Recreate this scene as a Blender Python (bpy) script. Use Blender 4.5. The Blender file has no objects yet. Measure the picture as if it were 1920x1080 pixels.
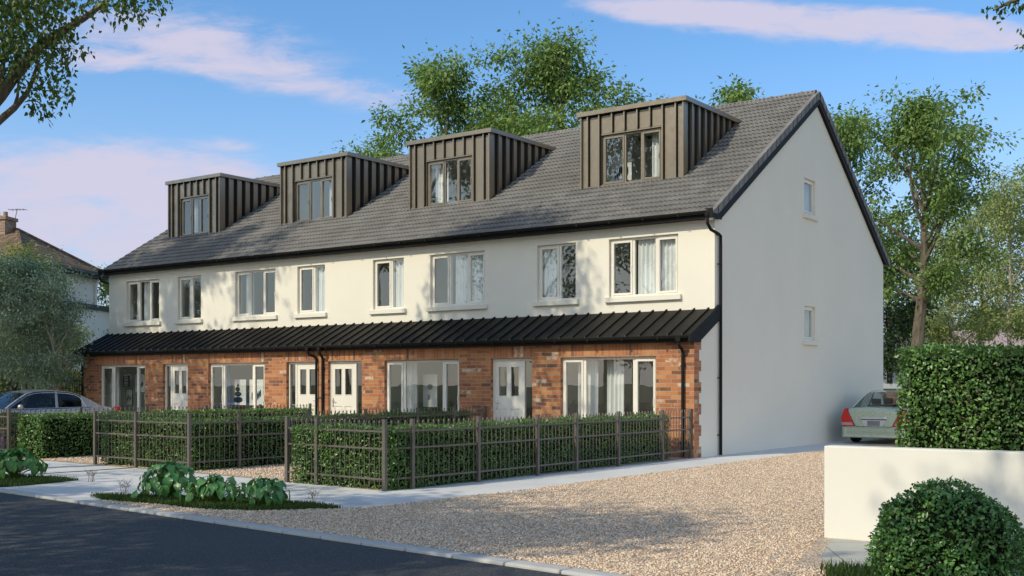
import bpy, math, random
import numpy as np
from mathutils import Vector, Matrix

sc = bpy.context.scene
COL = sc.collection
PI = math.pi
R = math.radians

# ------------------------------------------------------------------ helpers
class MB:
    """collects boxes, prisms, tubes and quads; build() links them as ONE mesh object"""
    def __init__(self):
        self.v = []; self.f = []; self.m = []; self.cur = 0
    def quad(self, *pts):
        n = len(self.v); self.v += [tuple(p) for p in pts]
        self.f.append(tuple(range(n, n + len(pts)))); self.m.append(self.cur)
    def box(self, x0, x1, y0, y1, z0, z1):
        n = len(self.v)
        self.v += [(x0,y0,z0),(x1,y0,z0),(x1,y1,z0),(x0,y1,z0),(x0,y0,z1),(x1,y0,z1),(x1,y1,z1),(x0,y1,z1)]
        for q in ((0,3,2,1),(4,5,6,7),(0,1,5,4),(1,2,6,5),(2,3,7,6),(3,0,4,7)):
            self.f.append(tuple(n+i for i in q)); self.m.append(self.cur)
    def bar(self, a, b, w, h, up=(0,0,1)):
        """rectangular bar from a to b, width w (sideways) and height h (along up)"""
        a = Vector(a); b = Vector(b); d = (b-a).normalized(); up = Vector(up)
        s = d.cross(up)
        if s.length < 1e-5: s = d.cross(Vector((1,0,0)))
        s.normalize(); u = s.cross(d).normalized()
        n = len(self.v)
        for p in (a, b):
            for sx, sz in ((-1,-1),(1,-1),(1,1),(-1,1)):
                self.v.append(tuple(p + s*(w/2*sx) + u*(h/2*sz)))
        for q in ((0,1,2,3),(7,6,5,4),(0,4,5,1),(1,5,6,2),(2,6,7,3),(3,7,4,0)):
            self.f.append(tuple(n+i for i in q)); self.m.append(self.cur)
    def prism(self, poly, axis, a, b):
        """closed polygon (2D) extruded along axis between a and b. axis 'x': poly=(y,z); 'y': (x,z); 'z': (x,y)"""
        def P(p, t):
            return (t,p[0],p[1]) if axis=='x' else ((p[0],t,p[1]) if axis=='y' else (p[0],p[1],t))
        n = len(self.v); k = len(poly)
        self.v += [P(p,a) for p in poly] + [P(p,b) for p in poly]
        self.f.append(tuple(range(n,n+k))); self.m.append(self.cur)
        self.f.append(tuple(range(n+2*k-1,n+k-1,-1))); self.m.append(self.cur)
        for i in range(k):
            j=(i+1)%k
            self.f.append((n+i,n+k+i,n+k+j,n+j)); self.m.append(self.cur)
    def tube(self, path, r, seg=8, cap=True):
        path=[Vector(p) for p in path]; k=len(path)
        rs = r if isinstance(r,(list,tuple)) else [r]*k
        n=len(self.v); prev=None
        for i,p in enumerate(path):
            d=(path[min(i+1,k-1)]-path[max(i-1,0)]).normalized()
            if prev is None:
                s=d.cross(Vector((0,0,1)))
                if s.length<1e-3: s=d.cross(Vector((1,0,0)))
            else:
                s=prev-d*prev.dot(d)
            s.normalize(); prev=s; t=d.cross(s)
            for a in range(seg):
                an=2*PI*a/seg
                self.v.append(tuple(p+(s*math.cos(an)+t*math.sin(an))*rs[i]))
        for i in range(k-1):
            for a in range(seg):
                b=(a+1)%seg
                self.f.append((n+i*seg+a,n+i*seg+b,n+(i+1)*seg+b,n+(i+1)*seg+a)); self.m.append(self.cur)
        if cap:
            self.f.append(tuple(n+seg-1-a for a in range(seg))); self.m.append(self.cur)
            self.f.append(tuple(n+(k-1)*seg+a for a in range(seg))); self.m.append(self.cur)
    def lathe(self, prof, c, axis='z', seg=24):
        """profile (radius, height) spun round axis through c"""
        n=len(self.v); k=len(prof)
        for r,h in prof:
            for a in range(seg):
                an=2*PI*a/seg; u,v=r*math.cos(an),r*math.sin(an)
                if axis=='z': p=(u,v,h)
                elif axis=='y': p=(u,h,v)
                else: p=(h,u,v)
                self.v.append((c[0]+p[0],c[1]+p[1],c[2]+p[2]))
        for i in range(k-1):
            for a in range(seg):
                b=(a+1)%seg
                self.f.append((n+i*seg+a,n+i*seg+b,n+(i+1)*seg+b,n+(i+1)*seg+a)); self.m.append(self.cur)
    def grid(self, rows):
        """rows: list of equal-length lists of points"""
        n=len(self.v); w=len(rows[0])
        for r in rows: self.v += [tuple(p) for p in r]
        for i in range(len(rows)-1):
            for j in range(w-1):
                self.f.append((n+i*w+j,n+i*w+j+1,n+(i+1)*w+j+1,n+(i+1)*w+j)); self.m.append(self.cur)
    def build(self, name, mat, parent=None, smooth=False, bevel=0, loc=None, fixn=True):
        me=bpy.data.meshes.new(name); me.from_pydata(self.v,[],self.f)
        mats=mat if isinstance(mat,(list,tuple)) else [mat]
        for m in mats: me.materials.append(m)
        if len(mats)>1: me.polygons.foreach_set('material_index', self.m)
        if fixn:
            import bmesh
            bm=bmesh.new(); bm.from_mesh(me); bmesh.ops.recalc_face_normals(bm,faces=bm.faces); bm.to_mesh(me); bm.free()
        if smooth: me.polygons.foreach_set('use_smooth',[True]*len(me.polygons))
        me.update()
        o=bpy.data.objects.new(name,me); COL.objects.link(o)
        if parent: o.parent=parent
        if loc: o.location=loc
        if bevel:
            b=o.modifiers.new('edge','BEVEL'); b.width=bevel; b.segments=2; b.limit_method='ANGLE'; b.angle_limit=R(40)
        if smooth:
            try: me.shade_smooth_by_angle if False else None
            except Exception: pass
        return o

def mesh_np(name, verts, faces, mat, parent=None, smooth=False):
    """fast mesh from numpy arrays; faces is (M,k)"""
    verts=np.asarray(verts,np.float32); faces=np.asarray(faces,np.int32)
    me=bpy.data.meshes.new(name)
    me.vertices.add(len(verts)); me.vertices.foreach_set('co',verts.ravel())
    M,k=faces.shape
    me.loops.add(M*k); me.loops.foreach_set('vertex_index',faces.ravel())
    me.polygons.add(M); me.polygons.foreach_set('loop_start',np.arange(M,dtype=np.int32)*k)
    if smooth: me.polygons.foreach_set('use_smooth',np.ones(M,bool))
    me.materials.append(mat); me.update(calc_edges=True)
    o=bpy.data.objects.new(name,me); COL.objects.link(o)
    if parent: o.parent=parent
    return o

def tag(o,label=None,cat=None,group=None,kind=None):
    if label: o['label']=label
    if cat: o['category']=cat
    if group: o['group']=group
    if kind: o['kind']=kind
    return o
def empty(name,loc=(0,0,0),rz=0,label=None,cat=None,group=None):
    o=bpy.data.objects.new(name,None); COL.objects.link(o)
    o.location=loc; o.rotation_euler=(0,0,rz); o.empty_display_size=.3
    tag(o,label,cat,group); return o
def struct(o): o['kind']='structure'; return o

# ------------------------------------------------------------------ materials
def new_mat(name):
    m=bpy.data.materials.new(name); m.use_nodes=True
    nt=m.node_tree; nt.nodes.clear()
    out=nt.nodes.new('ShaderNodeOutputMaterial')
    return m,nt,out
def N(nt,t,**kw):
    n=nt.nodes.new(t)
    for k,v in kw.items():
        if k.startswith('i_'):
            key=k[2:]
            key=int(key) if key.isdigit() else key.replace('_',' ')
            n.inputs[key].default_value=v
        else: setattr(n,k,v)
    return n
def ramp(nt,fac,stops,interp='LINEAR'):
    r=nt.nodes.new('ShaderNodeValToRGB'); r.color_ramp.interpolation=interp
    e=r.color_ramp.elements
    while len(e)<len(stops): e.new(.5)
    for el,(p,c) in zip(e,stops):
        el.position=p; el.color=(c[0],c[1],c[2],1)
    nt.links.new(fac,r.inputs[0]); return r
def pos(nt): return nt.nodes.new('ShaderNodeNewGeometry').outputs['Position']
def noise(nt,vec,scale,detail=4,rough=.55,dim=None):
    n=nt.nodes.new('ShaderNodeTexNoise'); n.inputs['Scale'].default_value=scale
    n.inputs['Detail'].default_value=detail; n.inputs['Roughness'].default_value=rough
    if vec is not None: nt.links.new(vec,n.inputs['Vector'])
    return n
def math_n(nt,op,a,b=None,clamp=False):
    n=nt.nodes.new('ShaderNodeMath'); n.operation=op; n.use_clamp=clamp
    for i,x in enumerate((a,b)):
        if x is None: continue
        if isinstance(x,(int,float)): n.inputs[i].default_value=x
        else: nt.links.new(x,n.inputs[i])
    return n.outputs[0]
def mixc(nt,fac,a,b,mode='MIX'):
    n=nt.nodes.new('ShaderNodeMix'); n.data_type='RGBA'; n.blend_type=mode
    for i,x in ((0,fac),(6,a),(7,b)):
        if isinstance(x,(int,float)): n.inputs[i].default_value=x
        elif isinstance(x,tuple): n.inputs[i].default_value=(x[0],x[1],x[2],1)
        else: nt.links.new(x,n.inputs[i])
    return n.outputs[2]
def bump(nt,h,strength=.3,dist=.01):
    b=nt.nodes.new('ShaderNodeBump'); b.inputs['Strength'].default_value=strength; b.inputs['Distance'].default_value=dist
    nt.links.new(h,b.inputs['Height']); return b.outputs[0]
def principled(nt,out,color,rough=.6,metal=0,spec=.5,normal=None,coat=0,sheen=0):
    p=nt.nodes.new('ShaderNodeBsdfPrincipled')
    if isinstance(color,tuple): p.inputs['Base Color'].default_value=(*color,1)
    else: nt.links.new(color,p.inputs['Base Color'])
    if isinstance(rough,(int,float)): p.inputs['Roughness'].default_value=rough
    else: nt.links.new(rough,p.inputs['Roughness'])
    p.inputs['Metallic'].default_value=metal
    p.inputs['Specular IOR Level'].default_value=spec
    p.inputs['Coat Weight'].default_value=coat; p.inputs['Coat Roughness'].default_value=.04
    if normal is not None: nt.links.new(normal,p.inputs['Normal'])
    nt.links.new(p.outputs[0],out.inputs['Surface']); return p

def mat_plain(name,color,rough=.5,metal=0,spec=.5,var=.12,scale=6,bmp=.0,bscale=120,coat=0):
    """one colour with a little uneven tone and fine surface texture"""
    m,nt,out=new_mat(name)
    p=pos(nt); n=noise(nt,p,scale,5)
    lo=tuple(c*(1-var) for c in color); hi=tuple(min(1,c*(1+var)) for c in color)
    col=ramp(nt,n.outputs[0],[(.3,lo),(.7,hi)]).outputs[0]
    n2=noise(nt,p,scale*3.1,3)
    rg=math_n(nt,'ADD',math_n(nt,'MULTIPLY',n2.outputs[0],.16),rough-.08)
    nor=None
    if bmp:
        nor=bump(nt,noise(nt,p,bscale,4).outputs[0],bmp,.004)
    principled(nt,out,col,rg,metal,spec,nor,coat); return m

def mat_render(name,color):
    """smooth painted render: faint trowel unevenness, fine grain, light dirt"""
    m,nt,out=new_mat(name); p=pos(nt)
    big=noise(nt,p,.7,4); fine=noise(nt,p,160,3); mid=noise(nt,p,9,4)
    col=ramp(nt,big.outputs[0],[(.3,tuple(c*.955 for c in color)),(.7,color)]).outputs[0]
    mp=nt.nodes.new('ShaderNodeMapping'); mp.inputs['Scale'].default_value=(5,5,.35); nt.links.new(p,mp.inputs[0])
    st=noise(nt,mp.outputs[0],1.4,5)
    f=ramp(nt,st.outputs[0],[(.58,(0,0,0)),(.85,(1,1,1))]).outputs[0]
    col=mixc(nt,math_n(nt,'MULTIPLY',f,.10),col,tuple(c*.72 for c in color))
    h=math_n(nt,'ADD',math_n(nt,'MULTIPLY',mid.outputs[0],.8),math_n(nt,'MULTIPLY',fine.outputs[0],.5))
    principled(nt,out,col,.85,0,.25,bump(nt,h,.25,.004)); return m

def mat_brick(name,bw,rh,vertical=False,stops=None,mortar=(.36,.29,.23),ms=.007):
    m,nt,out=new_mat(name)
    g=nt.nodes.new('ShaderNodeNewGeometry')
    sp=nt.nodes.new('ShaderNodeSeparateXYZ'); nt.links.new(g.outputs['Position'],sp.inputs[0])
    sn=nt.nodes.new('ShaderNodeSeparateXYZ'); nt.links.new(g.outputs['True Normal'],sn.inputs[0])
    isx=math_n(nt,'GREATER_THAN',math_n(nt,'ABSOLUTE',sn.outputs[0]),.6)
    u=nt.nodes.new('ShaderNodeMix'); u.data_type='FLOAT'
    nt.links.new(isx,u.inputs[0]); nt.links.new(sp.outputs[0],u.inputs[2]); nt.links.new(sp.outputs[1],u.inputs[3])
    cx=nt.nodes.new('ShaderNodeCombineXYZ')
    uu=math_n(nt,'ADD',u.outputs[0],40.0)
    if vertical:
        zz=math_n(nt,'ADD',sp.outputs[2],-2.2+.3)
        nt.links.new(zz,cx.inputs[0]); nt.links.new(uu,cx.inputs[1])
    else:
        nt.links.new(uu,cx.inputs[0]); nt.links.new(sp.outputs[2],cx.inputs[1])
    b=nt.nodes.new('ShaderNodeTexBrick'); b.offset=0 if vertical else .5
    b.inputs['Scale'].default_value=1; b.inputs['Brick Width'].default_value=bw; b.inputs['Row Height'].default_value=rh
    b.inputs['Mortar Size'].default_value=ms; b.inputs['Mortar Smooth'].default_value=.15; b.inputs['Bias'].default_value=0
    b.inputs['Color1'].default_value=(0,0,0,1); b.inputs['Color2'].default_value=(1,1,1,1); b.inputs['Mortar'].default_value=(.5,.5,.5,1)
    nt.links.new(cx.outputs[0],b.inputs['Vector'])
    n1=noise(nt,g.outputs['Position'],9,4); n2=noise(nt,g.outputs['Position'],55,4)
    val=math_n(nt,'ADD',b.outputs['Color'],math_n(nt,'MULTIPLY',math_n(nt,'SUBTRACT',n1.outputs[0],.5),.30))
    stops=stops or [(0,(.16,.085,.055)),(.08,(.26,.11,.06)),(.19,(.43,.16,.07)),(.45,(.54,.21,.08)),(.62,(.62,.30,.12)),(.80,(.50,.18,.075)),(.90,(.34,.13,.07)),(.955,(.56,.26,.12)),(.985,(.68,.56,.44))]
    col=ramp(nt,val,stops).outputs[0]
    col=mixc(nt,math_n(nt,'MULTIPLY',n2.outputs[0],.45),col,(.16,.07,.04),'MIX')
    col=mixc(nt,b.outputs['Fac'],col,mortar)
    hh=math_n(nt,'SUBTRACT',math_n(nt,'MULTIPLY',n2.outputs[0],.35),b.outputs['Fac'])
    principled(nt,out,col,.85,0,.3,bump(nt,hh,.6,.008)); return m

def mat_leaf(name,stops,trans=.35,rough=.45,spec=.5,clump=1.2,cl_amt=.45):
    """per-leaf tone plus lighter and darker clumps, with light coming through the leaf"""
    m,nt,out=new_mat(name)
    g=nt.nodes.new('ShaderNodeNewGeometry')
    n=noise(nt,g.outputs['Position'],clump,3)
    v=math_n(nt,'ADD',math_n(nt,'MULTIPLY',g.outputs['Random Per Island'],1-cl_amt),math_n(nt,'MULTIPLY',n.outputs[0],cl_amt))
    col=ramp(nt,v,stops).outputs[0]
    p=nt.nodes.new('ShaderNodeBsdfPrincipled'); nt.links.new(col,p.inputs['Base Color'])
    p.inputs['Roughness'].default_value=rough; p.inputs['Specular IOR Level'].default_value=spec
    t=nt.nodes.new('ShaderNodeBsdfTranslucent')
    nt.links.new(mixc(nt,.5,col,(.20,.30,.03),'MIX'),t.inputs[0])
    mx=nt.nodes.new('ShaderNodeMixShader'); mx.inputs[0].default_value=trans
    nt.links.new(p.outputs[0],mx.inputs[1]); nt.links.new(t.outputs[0],mx.inputs[2])
    nt.links.new(mx.outputs[0],out.inputs['Surface']); return m

def mat_bark(name,a,b,scale=8):
    m,nt,out=new_mat(name); p=pos(nt)
    mp=nt.nodes.new('ShaderNodeMapping'); mp.inputs['Scale'].default_value=(1,1,.3); nt.links.new(p,mp.inputs[0])
    n=noise(nt,mp.outputs[0],scale,6,.65)
    col=ramp(nt,n.outputs[0],[(.35,a),(.65,b)]).outputs[0]
    principled(nt,out,col,.9,0,.2,bump(nt,n.outputs[0],.6,.03)); return m

def mat_pane(name,r0=.10,tint=(.93,.97,.96),rough=.0):
    """thin glass: clear, with a mirror part that grows towards grazing angles (the same from both sides)"""
    m,nt,out=new_mat(name)
    g0=nt.nodes.new('ShaderNodeNewGeometry')
    dt=nt.nodes.new('ShaderNodeVectorMath'); dt.operation='DOT_PRODUCT'
    nt.links.new(g0.outputs['Normal'],dt.inputs[0]); nt.links.new(g0.outputs['Incoming'],dt.inputs[1])
    k=math_n(nt,'SUBTRACT',1.0,math_n(nt,'ABSOLUTE',dt.outputs['Value']),True)
    f=math_n(nt,'ADD',math_n(nt,'MULTIPLY',math_n(nt,'POWER',k,5.0),1-r0),r0,True)
    n=noise(nt,pos(nt),1.3,2)
    b=bump(nt,n.outputs[0],.05,.02)
    t=nt.nodes.new('ShaderNodeBsdfTransparent'); t.inputs[0].default_value=(*tint,1)
    g=nt.nodes.new('ShaderNodeBsdfGlossy'); g.inputs['Roughness'].default_value=rough; g.inputs[0].default_value=(1,1,1,1)
    nt.links.new(b,g.inputs['Normal'])
    mx=nt.nodes.new('ShaderNodeMixShader')
    nt.links.new(f,mx.inputs[0]); nt.links.new(t.outputs[0],mx.inputs[1]); nt.links.new(g.outputs[0],mx.inputs[2])
    nt.links.new(mx.outputs[0],out.inputs['Surface']); return m

def mat_gravel(name,tones,scale):
    m,nt,out=new_mat(name); p=pos(nt)
    v=nt.nodes.new('ShaderNodeTexVoronoi'); v.inputs['Scale'].default_value=scale; nt.links.new(p,v.inputs['Vector'])
    v2=nt.nodes.new('ShaderNodeTexVoronoi'); v2.inputs['Scale'].default_value=scale*2.3; nt.links.new(p,v2.inputs['Vector'])
    s=nt.nodes.new('ShaderNodeSeparateColor'); nt.links.new(v.outputs['Color'],s.inputs[0])
    col=ramp(nt,s.outputs[0],tones).outputs[0]
    big=noise(nt,p,.6,4)
    col=mixc(nt,math_n(nt,'MULTIPLY',big.outputs[0],.35),col,(.60,.48,.37),'MIX')
    d=ramp(nt,v.outputs['Distance'],[(.35,(0,0,0)),(.75,(1,1,1))]).outputs[0]
    col=mixc(nt,math_n(nt,'MULTIPLY',d,.55),col,(.14,.10,.07))
    h=math_n(nt,'SUBTRACT',1.0,math_n(nt,'ADD',v.outputs['Distance'],math_n(nt,'MULTIPLY',v2.outputs['Distance'],.3)))
    principled(nt,out,col,.85,0,.3,bump(nt,h,1.0,.02)); return m

def mat_asphalt(name):
    m,nt,out=new_mat(name); p=pos(nt)
    v=nt.nodes.new('ShaderNodeTexVoronoi'); v.inputs['Scale'].default_value=70; nt.links.new(p,v.inputs['Vector'])
    s=nt.nodes.new('ShaderNodeSeparateColor'); nt.links.new(v.outputs['Color'],s.inputs[0])
    big=noise(nt,p,.5,5); mid=noise(nt,p,4,5)
    col=ramp(nt,s.outputs[0],[(0,(.026,.027,.030)),(.6,(.046,.046,.048)),(.9,(.07,.069,.068)),(1,(.11,.108,.104))]).outputs[0]
    col=mixc(nt,ramp(nt,big.outputs[0],[(.4,(0,0,0)),(.7,(.5,.5,.5))]).outputs[0],col,(.065,.064,.062))
    h=math_n(nt,'ADD',math_n(nt,'MULTIPLY',v.outputs['Distance'],-1),math_n(nt,'MULTIPLY',mid.outputs[0],.6))
    principled(nt,out,col,.78,0,.4,bump(nt,h,.7,.008)); return m

def mat_concrete(name,color,joints=None):
    m,nt,out=new_mat(name); p=pos(nt)
    big=noise(nt,p,.8,6); mid=noise(nt,p,7,6,.65); fine=noise(nt,p,90,4)
    col=ramp(nt,big.outputs[0],[(.3,tuple(c*.86 for c in color)),(.7,color)]).outputs[0]
    col=mixc(nt,ramp(nt,mid.outputs[0],[(.5,(0,0,0)),(.8,(.5,.5,.5))]).outputs[0],col,tuple(c*.7 for c in color))
    h=math_n(nt,'ADD',mid.outputs[0],math_n(nt,'MULTIPLY',fine.outputs[0],.5))
    if joints:
        ang,bw,rh=joints
        mp=nt.nodes.new('ShaderNodeMapping'); mp.inputs['Rotation'].default_value=(0,0,ang); nt.links.new(p,mp.inputs[0])
        b=nt.nodes.new('ShaderNodeTexBrick'); b.offset=.5
        b.inputs['Scale'].default_value=1; b.inputs['Brick Width'].default_value=bw; b.inputs['Row Height'].default_value=rh
        b.inputs['Mortar Size'].default_value=.006; b.inputs['Mortar Smooth'].default_value=.1
        b.inputs['Color1'].default_value=(.4,.4,.4,1); b.inputs['Color2'].default_value=(.6,.6,.6,1)
        nt.links.new(mp.outputs[0],b.inputs['Vector'])
        col=mixc(nt,.25,col,b.outputs['Color'],'OVERLAY')
        col=mixc(nt,math_n(nt,'MULTIPLY',b.outputs['Fac'],.8),col,tuple(c*.25 for c in color))
        h=math_n(nt,'SUBTRACT',h,math_n(nt,'MULTIPLY',b.outputs['Fac'],1.5))
    principled(nt,out,col,.88,0,.3,bump(nt,h,.3,.006)); return m

def mat_roof(name,color):
    m,nt,out=new_mat(name); p=pos(nt)
    sp=nt.nodes.new('ShaderNodeSeparateXYZ'); nt.links.new(p,sp.inputs[0])
    # one tone per tile: snap position to the tile grid
    cx=nt.nodes.new('ShaderNodeCombineXYZ')
    nt.links.new(math_n(nt,'FLOOR',math_n(nt,'DIVIDE',sp.outputs[0],.375)),cx.inputs[0])
    nt.links.new(math_n(nt,'FLOOR',math_n(nt,'DIVIDE',sp.outputs[1],.2375)),cx.inputs[1])
    w=nt.nodes.new('ShaderNodeTexWhiteNoise'); w.noise_dimensions='3D'; nt.links.new(cx.outputs[0],w.inputs['Vector'])
    n=noise(nt,p,3,6,.65); n2=noise(nt,p,60,4); n3=noise(nt,p,.5,4)
    v=math_n(nt,'ADD',math_n(nt,'MULTIPLY',w.outputs['Value'],.5),math_n(nt,'MULTIPLY',n.outputs[0],.5))
    col=ramp(nt,v,[(.15,tuple(c*.78 for c in color)),(.5,color),(.9,tuple(c*1.25 for c in color))]).outputs[0]
    col=mixc(nt,ramp(nt,n3.outputs[0],[(.45,(0,0,0)),(.75,(.35,.35,.35))]).outputs[0],col,tuple(c*.7 for c in color))
    col=mixc(nt,ramp(nt,n2.outputs[0],[(.62,(0,0,0)),(.75,(.3,.3,.3))]).outputs[0],col,(.24,.22,.17))
    principled(nt,out,col,.75,0,.35,bump(nt,n2.outputs[0],.3,.004)); return m

M={}
M['render']=mat_render('painted_render',(.80,.755,.655))
M['render_wall']=mat_render('boundary_render',(.74,.71,.64))
M['brick']=mat_brick('multi_brick',.30,.0905)
M['soldier']=mat_brick('soldier_brick',.34,.0905,vertical=True)
M['roof']=mat_roof('concrete_tile',(.195,.184,.174))
M['taupe']=mat_plain('taupe_metal',(.30,.254,.200),.37,.82,.5,.05,2,.05,30)
M['taupe_dark']=mat_plain('taupe_trim',(.16,.135,.105),.45,.2,.5,.05,2)
M['canopy']=mat_plain('dark_bronze_metal',(.012,.0105,.008),.55,.0,.22,.1,2)
M['black']=mat_plain('black_plastic',(.013,.0125,.012),.6,0,.14,.15,4)
M['frame']=mat_plain('cream_frame',(.78,.74,.66),.38,0,.5,.03,3)
M['sill']=mat_render('sill_render',(.78,.735,.64))
M['door']=mat_plain('cream_door',(.77,.73,.65),.4,0,.5,.03,3)
M['chrome']=mat_plain('satin_steel',(.6,.6,.6),.25,1,.5,.05,9)
M['pane']=mat_pane('window_glass',.135,(.90,.93,.92))
M['carglass']=mat_pane('car_glass',.05,(.62,.66,.65))
M['fence']=mat_plain('fence_metal',(.135,.113,.096),.5,.2,.5,.12,5)
M['asphalt']=mat_asphalt('asphalt')
M['pavement']=mat_concrete('pavement_concrete',(.66,.64,.615))
M['slabs']=mat_concrete('stone_slabs',(.46,.45,.40),(R(60),.62,.48))
M['paver']=mat_concrete('pavement_flags',(.60,.585,.56),(R(-6),.75,.55))
M['kerb']=mat_concrete('kerb_concrete',(.50,.49,.47))
M['gravel']=mat_gravel('buff_gravel',[(0,(.36,.235,.155)),(.15,(.60,.42,.29)),(.4,(.80,.60,.42)),(.65,(.88,.70,.52)),(.85,(.68,.54,.42)),(1,(.90,.80,.68))],42)
M['stones']=None
M['grassland']=mat_plain('rough_grass_ground',(.075,.085,.03),.95,0,.2,.35,1.5,.5,20)
M['soil']=mat_plain('turf_soil',(.045,.06,.018),.95,0,.2,.35,6,.6,40)
G1=[(.0,(.010,.022,.006)),(.35,(.022,.052,.011)),(.6,(.042,.088,.018)),(.85,(.085,.145,.032)),(1,(.15,.20,.06))]
M['hedge']=mat_leaf('hedge_leaf',[(.0,(0.028,0.059,0.016)),(.35,(0.059,0.139,0.029)),(.6,(0.113,0.235,0.049)),(.85,(0.228,0.389,0.086)),(1,(0.401,0.535,0.161))],.22,.35,.6,2.5,.35)
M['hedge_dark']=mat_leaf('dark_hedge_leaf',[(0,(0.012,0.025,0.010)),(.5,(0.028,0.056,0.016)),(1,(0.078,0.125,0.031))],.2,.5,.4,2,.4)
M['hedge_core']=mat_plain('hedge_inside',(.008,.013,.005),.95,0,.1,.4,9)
M['box']=mat_leaf('box_leaf',[(0,(0.030,0.085,0.021)),(.4,(0.071,0.178,0.043)),(.75,(0.145,0.308,0.071)),(1,(0.356,0.546,0.160))],.25,.3,.6,5,.35)
M['tree']=mat_leaf('tree_leaf',[(0,(0.070,0.127,0.038)),(.4,(0.161,0.257,0.070)),(.7,(0.257,0.369,0.102)),(1,(0.416,0.529,0.176))],.38,.5,.4,.5,.5)
M['tree_near']=mat_leaf('street_tree_leaf',[(0,(0.029,0.058,0.014)),(.5,(0.070,0.119,0.026)),(1,(0.174,0.232,0.051))],.42,.45,.5,.8,.35)
M['tree_light']=mat_leaf('pale_tree_leaf',[(0,(0.173,0.215,0.086)),(.5,(0.330,0.386,0.145)),(1,(0.546,0.600,0.245))],.4,.5,.4,.5,.5)
M['tree_grey']=mat_leaf('grey_green_leaf',[(0,(0.114,0.179,0.114)),(.5,(0.276,0.374,0.245)),(1,(0.600,0.600,0.490))],.3,.5,.4,.8,.5)
M['tree_yellow']=mat_leaf('yellow_green_leaf',[(0,(0.109,0.156,0.031)),(.5,(0.234,0.296,0.047)),(1,(0.437,0.468,0.094))],.4,.5,.4,.8,.4)
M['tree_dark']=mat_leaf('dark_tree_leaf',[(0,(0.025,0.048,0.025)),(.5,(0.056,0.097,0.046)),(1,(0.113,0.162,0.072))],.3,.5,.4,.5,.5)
M['red_leaf']=mat_leaf('red_leaf',[(0,(.12,.03,.02)),(.5,(.25,.07,.04)),(1,(.35,.14,.08))],.3,.5,.4,.8,.4)
M['hosta']=mat_leaf('hosta_leaf',[(0,(0.044,0.132,0.038)),(.5,(0.076,0.227,0.063)),(1,(0.162,0.355,0.097))],.25,.32,.5,2,.3)
M['hosta_yellow']=mat_leaf('pale_hosta_leaf',[(0,(.08,.15,.03)),(.5,(.15,.25,.05)),(1,(.24,.34,.09))],.25,.35,.5,2,.3)
M['grass']=mat_leaf('grass_blade',[(0,(0.024,0.050,0.010)),(.5,(0.050,0.094,0.017)),(.85,(0.090,0.126,0.030)),(1,(0.240,0.216,0.096))],.3,.6,.3,2,.5)
M['twig']=mat_bark('twig_bark',(.10,.07,.045),(.22,.16,.10),30)
M['bark']=mat_bark('bark_brown',(.085,.070,.052),(.19,.16,.12))
M['bark_pale']=mat_bark('bark_pale',(.22,.20,.16),(.42,.38,.31))
M['bark_dark']=mat_bark('bark_dark',(.045,.038,.030),(.11,.095,.075))
# ------------------------------------------------------------------ the terrace
HX=[0,-5.632,-11.264,-16.896,-22.528]
YR,ZR0,SL=6.2,5.56,.622
ZRIDGE=ZR0+SL*YR
def zr(y): return ZR0+SL*y if y<=YR else ZRIDGE-.675*(y-YR)
NRM=Vector((0,-SL,1)).normalized()

def wall_grid(mb,x0,x1,z0,z1,y0,y1,holes,ends=(True,True)):
    """wall in the XZ plane between y0 (front) and y1 (back) with rectangular openings"""
    xs=sorted({x0,x1,*[h[0] for h in holes],*[h[1] for h in holes]})
    zs=sorted({z0,z1,*[h[2] for h in holes],*[h[3] for h in holes]})
    def solid(i,j):
        if i<0 or j<0 or i>=len(xs)-1 or j>=len(zs)-1: return None
        cx,cz=(xs[i]+xs[i+1])/2,(zs[j]+zs[j+1])/2
        return not any(h[0]<cx<h[1] and h[2]<cz<h[3] for h in holes)
    for i in range(len(xs)-1):
        for j in range(len(zs)-1):
            if not solid(i,j): continue
            a,b,c,d=xs[i],xs[i+1],zs[j],zs[j+1]
            mb.quad((a,y0,c),(b,y0,c),(b,y0,d),(a,y0,d)); mb.quad((b,y1,c),(a,y1,c),(a,y1,d),(b,y1,d))
            if not solid(i-1,j) and (solid(i-1,j) is False or ends[0]): mb.quad((a,y1,c),(a,y0,c),(a,y0,d),(a,y1,d))
            if not solid(i+1,j) and (solid(i+1,j) is False or ends[1]): mb.quad((b,y0,c),(b,y1,c),(b,y1,d),(b,y0,d))
            if not solid(i,j-1): mb.quad((a,y1,c),(b,y1,c),(b,y0,c),(a,y0,c))
            if not solid(i,j+1): mb.quad((a,y0,d),(b,y0,d),(b,y1,d),(a,y1,d))

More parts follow.
